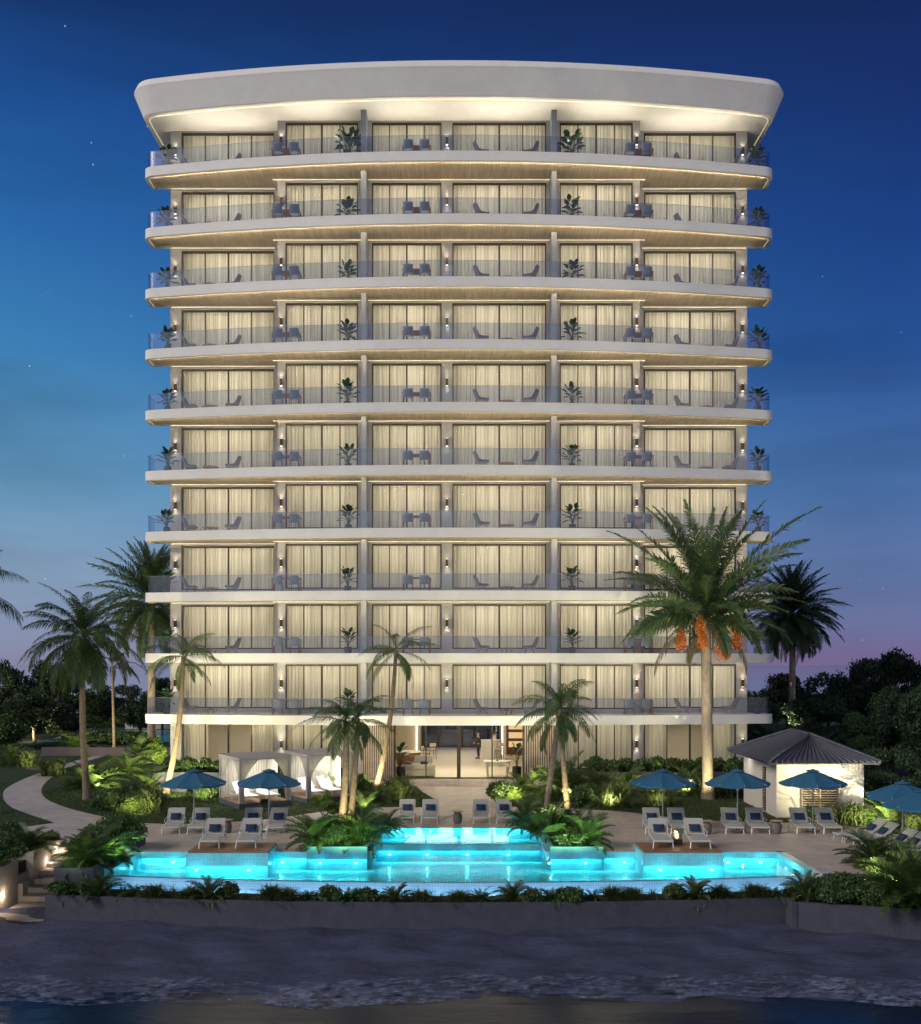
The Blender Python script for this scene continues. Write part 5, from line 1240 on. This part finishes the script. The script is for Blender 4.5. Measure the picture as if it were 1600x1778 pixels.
# ------------------------------------------------------------ LOBBY CONTENTS
def pot(px,Y,lb,h=1.75,seed=9):
    t=mk_pot(seed,h,11,'potted_plant',.26,.58,.62); t.location=(AX(px,Y),Y,FL0+.002); tag(t,lb,'potted plant'); return t
pot(696,56.0,'large leafy plant in tall black pot at the left end of the lobby',seed=9)
pot(898,56.0,'large leafy plant in tall black pot at the right end of the lobby',seed=10)
def boxthing(nm,loc,parts,lb,cat,rz=0):
    t=empty(nm,loc,lb,cat,rz=rz)
    for pn,m,bxs,bv in parts:
        b=MB()
        for q in bxs: b.box(*q)
        b.build(pn,m,t,bevel=bv)
    return t
zf=FL0+.003
boxthing('sofa',(AX(727,56.4),56.4,zf),[('seat','cream',[(-.92,.92,-.4,.4,.05,.42)],.04),('backrest','cream',[(-.92,.92,-.45,-.25,.421,.68)],.04),('leg','blackmetal',[(-.85,-.8,-.35,-.3,0,.049),(.8,.85,-.35,-.3,0,.049)],0)],'low cream sofa seen from behind inside the lobby glass','sofa')
boxthing('cushion',(AX(737,56.75),56.75,zf+.43),[('cushion_pad','pillow',[(-.2,.2,-.08,.08,0,.36)],.05)],'blue cushion lying on the cream lobby sofa','cushion')
boxthing('armchair',(AX(733,59.2),59.2,zf),[('seat','cushion',[(-.6,.6,-.35,.35,.2,.45)],.03),('backrest','cushion',[(-.6,.6,.25,.4,.451,.85)],.03),('leg','brownwood',[(-.58,-.53,-.33,-.28,0,.199),(.53,.58,-.33,-.28,0,.199)],0)],'small grey armchair beyond the cream lobby sofa','armchair')
t=empty('bar_counter',(AX(708,60),60,zf),'curved walnut counter with pale top at the left of the lobby','counter'); b=MB(); b.lathe([(.45,0),(.62,.3),(.7,.7),(.72,1.0)],n=20); b.build('base','brownwood',t,smooth=True); b=MB(); b.lathe([(0,1.001),(.8,1.001),(.8,1.06),(0,1.06)],n=20); b.build('counter_top','cream',t)
def stoolchair(px,Y,rz,lb,m='cushion'):
    t=empty('bar_chair',(AX(px,Y),Y,zf),lb,'chair',rz=rz)
    b=MB(); b.box(-.22,.22,-.22,.22,.62,.68); b.build('seat',m,t); b=MB(); b.box(-.2,.2,.19,.23,.8,1.02); b.build('backrest',m,t)
    for sx in(-1,1):
        for sy in (-1,1): b=MB(); b.tube([(sx*.19,sy*.19,.62 if sy<0 else 1.0),(sx*.23,sy*.23,0)],.02,6); b.build('leg','blackmetal',t)
stoolchair(727,61.5,R(90),'white seated bar chair at the walnut counter, nearer one','cream'); stoolchair(738,64,R(60),'white seated bar chair near the middle of the lobby left side','cream'); stoolchair(750,66.5,R(200),'dark framed lobby chair in front of the rear window','cream')
stoolchair(867,66.5,R(-20),'tall chair right of the white reception desk','cream')
t=empty('games_table',(AX(864,56.6),56.6,zf),'pale wooden games table with white top behind the lobby glass','table')
b=MB(); b.box(-.72,.72,-.42,.42,.78,.83); b.build('tabletop','white',t); b=MB(); b.box(-.66,.66,-.36,.36,.55,.779); b.build('apron','lobbyfloor',t)
for sx in(-1,1):
    for sy in(-1,1): b=MB(); b.tube([(sx*.58,sy*.28,.55),(sx*.52,sy*.25,0)],[.09,.05],6); b.build('leg','lobbyfloor',t)
b=MB(); b.box(-.05,.05,-.05,.05,.831,.9); b.build('ornament','blackmetal',t)
t=empty('reception_desk',(AX(854,67.5),67.5,zf),'curved white reception desk in the lobby between two people','desk'); b=MB()
pts=[(math.cos(a)*.68,math.sin(a)*.6) for a in np.linspace(PI,2*PI,17)]; b.prism(pts+[(x*.88,y*.8) for x,y in pts][::-1],0,1.12); b.build('front_panel','white',t); b=MB(); b.prism([(x*1.03,y*1.03) for x,y in pts],1.121,1.17); b.build('desk_top','white',t)
def skinmesh(name,nodes,edges,m,parent,sub=1):
    me=bpy.data.meshes.new(name); me.from_pydata([n[:3] for n in nodes],edges,[]); me.materials.append(M[m]); o=bpy.data.objects.new(name,me); C.objects.link(o); o.parent=parent
    o.modifiers.new('k','SKIN'); 
    sv=me.skin_vertices[0].data if me.skin_vertices else None
    if sv is None:
        bm_=None
    for i,n in enumerate(nodes):
        me.skin_vertices[0].data[i].radius=(n[3],n[4] if len(n)>4 else n[3])
    me.skin_vertices[0].data[0].use_root=True
    s=o.modifiers.new('s','SUBSURF'); s.levels=sub; s.render_levels=sub
    return o
def person(loc,rz,lb,top,bot,armbend,hairlong=False,sc_=1):
    t=empty('person',loc,lb,'person',rz=rz); t.scale=(sc_,)*3
    # faces -y ; body (skin): head neck hands
    N_=[(0,0,.98,.13,.10),(0,0,1.2,.12,.09),(0,0,1.42,.15,.09),(0,0,1.52,.055,.055),(0,-.01,1.60,.075,.085),(0,-.01,1.72,.072,.085)]
    E_=[(0,1),(1,2),(2,3),(3,4),(4,5)]
    for s in (-1,1):
        k=len(N_); ab=armbend if s>0 else .05
        N_+= [(s*.2,0,1.40,.05),(s*.25,.02,1.14,.042),(s*.23,-.05-.22*ab,.92+.22*ab,.032),(s*.22,-.08-.28*ab,.84+.28*ab,.03)]
        E_+=[(2,k),(k,k+1),(k+1,k+2),(k+2,k+3)]
        for f_,(dx,l) in enumerate(((-.03,.06),(-.01,.075),(.01,.07),(.028,.055))):
            kk=len(N_); N_.append((s*.22+dx*.8,-.09-.28*ab-.3*l,.80+.28*ab-l*.7,.009)); E_.append((k+3,kk))
        kk=len(N_); N_.append((s*.19,-.12-.28*ab,.82+.28*ab,.010)); E_.append((k+3,kk))
        k=len(N_); N_+=[(s*.10,0,.88,.085),(s*.11,-.01,.50,.06),(s*.12,.02,.10,.042),(s*.12,-.10,.035,.035)]
        E_+=[(0,k),(k,k+1),(k+1,k+2),(k+2,k+3)]
    skinmesh('body',N_,E_,'skin',t,2)
    g=.022
    skinmesh('trousers',[(0,0,.98,.145,.115)]+[(s*.10,0,.86,.105) if j==0 else ((s*.11,-.01,.50,.082) if j==1 else (s*.12,.02,.10,.068)) for s in (-1,1) for j in range(3)],[(0,1),(1,2),(2,3),(0,4),(4,5),(5,6)],bot,t,2)
    nd=[(0,0,.92,.15,.12),(0,0,1.2,.145,.11),(0,0,1.42,.17,.11)]; ed=[(0,1),(1,2)]
    for s in (-1,1):
        k=len(nd); ab=armbend if s>0 else .05; nd+=[(s*.2,0,1.40,.07),(s*.25,.02,1.14,.06),(s*.23,-.05-.20*ab,.94+.20*ab,.05)]; ed+=[(2,k),(k,k+1),(k+1,k+2)]
    skinmesh('jacket',nd,ed,top,t,2)
    hd=[(0,.02,1.74,.085,.09),(0,.05,1.66,.075,.07)]; eh=[(0,1)]
    if hairlong: hd.append((0,.08,1.5,.07,.04)); eh.append((1,2))
    skinmesh('hair',hd,eh,'hair',t,2)
    b=MB(); 
    for s in(-1,1): b.box(s*.12-.045,s*.12+.045,-.2,.08,0,.07)
    b.build('shoes','blackmetal',t,bevel=.02)
    return t
person((AX(831,66.8),66.8,zf),R(-100),'man in dark suit standing left of the reception desk, seen from the side','suit','suit',.7,sc_=.97)
person((AX(858,68.9),68.9,zf),R(120),'woman with dark hair and white blouse behind the reception desk','shirt','suit',.8,True,.93)
# ------------------------------------------------------------ GARDEN LIGHTS
YL=(1,.90,.50)
def up(px,py,e_,dx=0,dy=1.6,z0=.35,col=YL,spot=110,Y=None):
    Yy=(Y if Y else F*H/(py-PY))-.85; e=e_*13; return light('SPOT',(AX(px,Yy),Yy,z0),e,col,None,(dx,dy,1),0,spot=spot,blend=.8,name='garden_light')
for px,py,e in ((36,1290,160),(186,1266,25),(132,1306,120),(48,1338,60),(168,1372,120),(226,1350,60),(272,1338,160),(262,1384,50),(228,1418,60),(292,1386,120),(892,1396,60),(1195,1380,90),(1446,1428,8),(1540,1440,160),(1146,1402,28),(985,1386,150),(1372,1268,60),(350,1392,40),(40,1336,30),(1062,1404,30),(1030,1398,30),(700,1392,22),(906,1384,40),(1090,1384,24),(1590,1450,30),(100,1350,30)): up(px,py,e)
for X,Y_,e in ((AX(478,50),50,60),(AX(590,50),50,70),(AX(652,50.8),50.8,110),(AX(632,42.5),42.5,70),(AX(562,41.6),41.6,50),(AX(604,38.6),38.6,60),(AX(955,38.8),38.8,90),(AX(980,42.4),42.4,50),(AX(1548,30.8),30.7,34),(AX(1505,31.3),31.2,40),(AX(1230,48.6),48.6,60)):
    light('SPOT',(X,Y_-.3,.75 if Y_>32 else .0),e*4,YL,None,(.02,1.5,1),0,spot=120,blend=.8,name='garden_light')
light('SPOT',(AX(1376,78),78,.2),1800,(1,.85,.6),None,(0,.06,1),0,spot=60,name='garden_light')
light('SPOT',(AX(263,68),68,.2),1600,(1,.85,.6),None,(0,.06,1),0,spot=60,name='garden_light')
light('SPOT',(AX(318,50),50,.3),330,(1,.87,.66),None,(0,.0,1),0,spot=60,name='garden_light')
light('SPOT',(AX(688,50.3),50.3,.3),330,(1,.87,.66),None,(0,.0,1),0,spot=60,name='garden_light')
for X_,Y_,e_,d_ in ((AX(1215,44),44,2600,(.03,5.5,9)),(AX(150,44),44,140,(0,5,7.5)),(AX(597,38.3),38.3,140,(0,1.2,4)),(AX(965,38.2),38.2,160,(0,1.5,4.3))): light('SPOT',(X_,Y_,.3),e_,(1,.93,.66),None,d_,0,spot=62,name='garden_light')
light('SPOT',(AX(1490,31.2),30.6,.9),60,YL,None,(1,.25,-.12),0,spot=100,name='garden_light'); light('SPOT',(AX(70,33.5),33.2,.7),22,(1,.8,.5),None,(.9,.5,-.1),0,spot=110,name='garden_light')
GR=(.62,1,.42)  # green fill spots without fixtures, added pool-side to brighten the planter foliage
for X_,Y_,Z_,e_ in ((-4.9,35.55,.3,16),(-4.0,35.5,.3,20),(-3.3,35.55,.3,16),(3.4,35.5,.3,18),(4.1,35.5,.3,18),(4.8,35.55,.3,14),(-11.9,31.7,.4,9),(-11.1,34.2,.3,22),(-11.0,35.5,.2,20)):
    light('SPOT',(X_,Y_-.5,Z_+.1),e_*5,GR,None,(-.6 if X_<-10.5 and Y_>33 else 0,1,.45),0,spot=125,blend=.9,name='planter_fill_light')
for X_ in (-9,0,9): light('SPOT',(X_*.7,42,.4),RF,(1,.92,.80),None,(X_*.35,10.4,36.2),0,spot=34,blend=.8,name='roof_fill_light')  # unseen spots added low in front to brighten the roof flare
# unseen fill spots added low in front to brighten the facade
for X,Y_ in ((-12.5,46.5),(-5.5,44.5),(5.5,44.5),(12.0,46.5)):
    light('SPOT',(X,Y_,.4),FACADE_FILL,(1,.94,.86),None,(0,9,14),.25,spot=95,blend=.9,name='facade_fill_light')
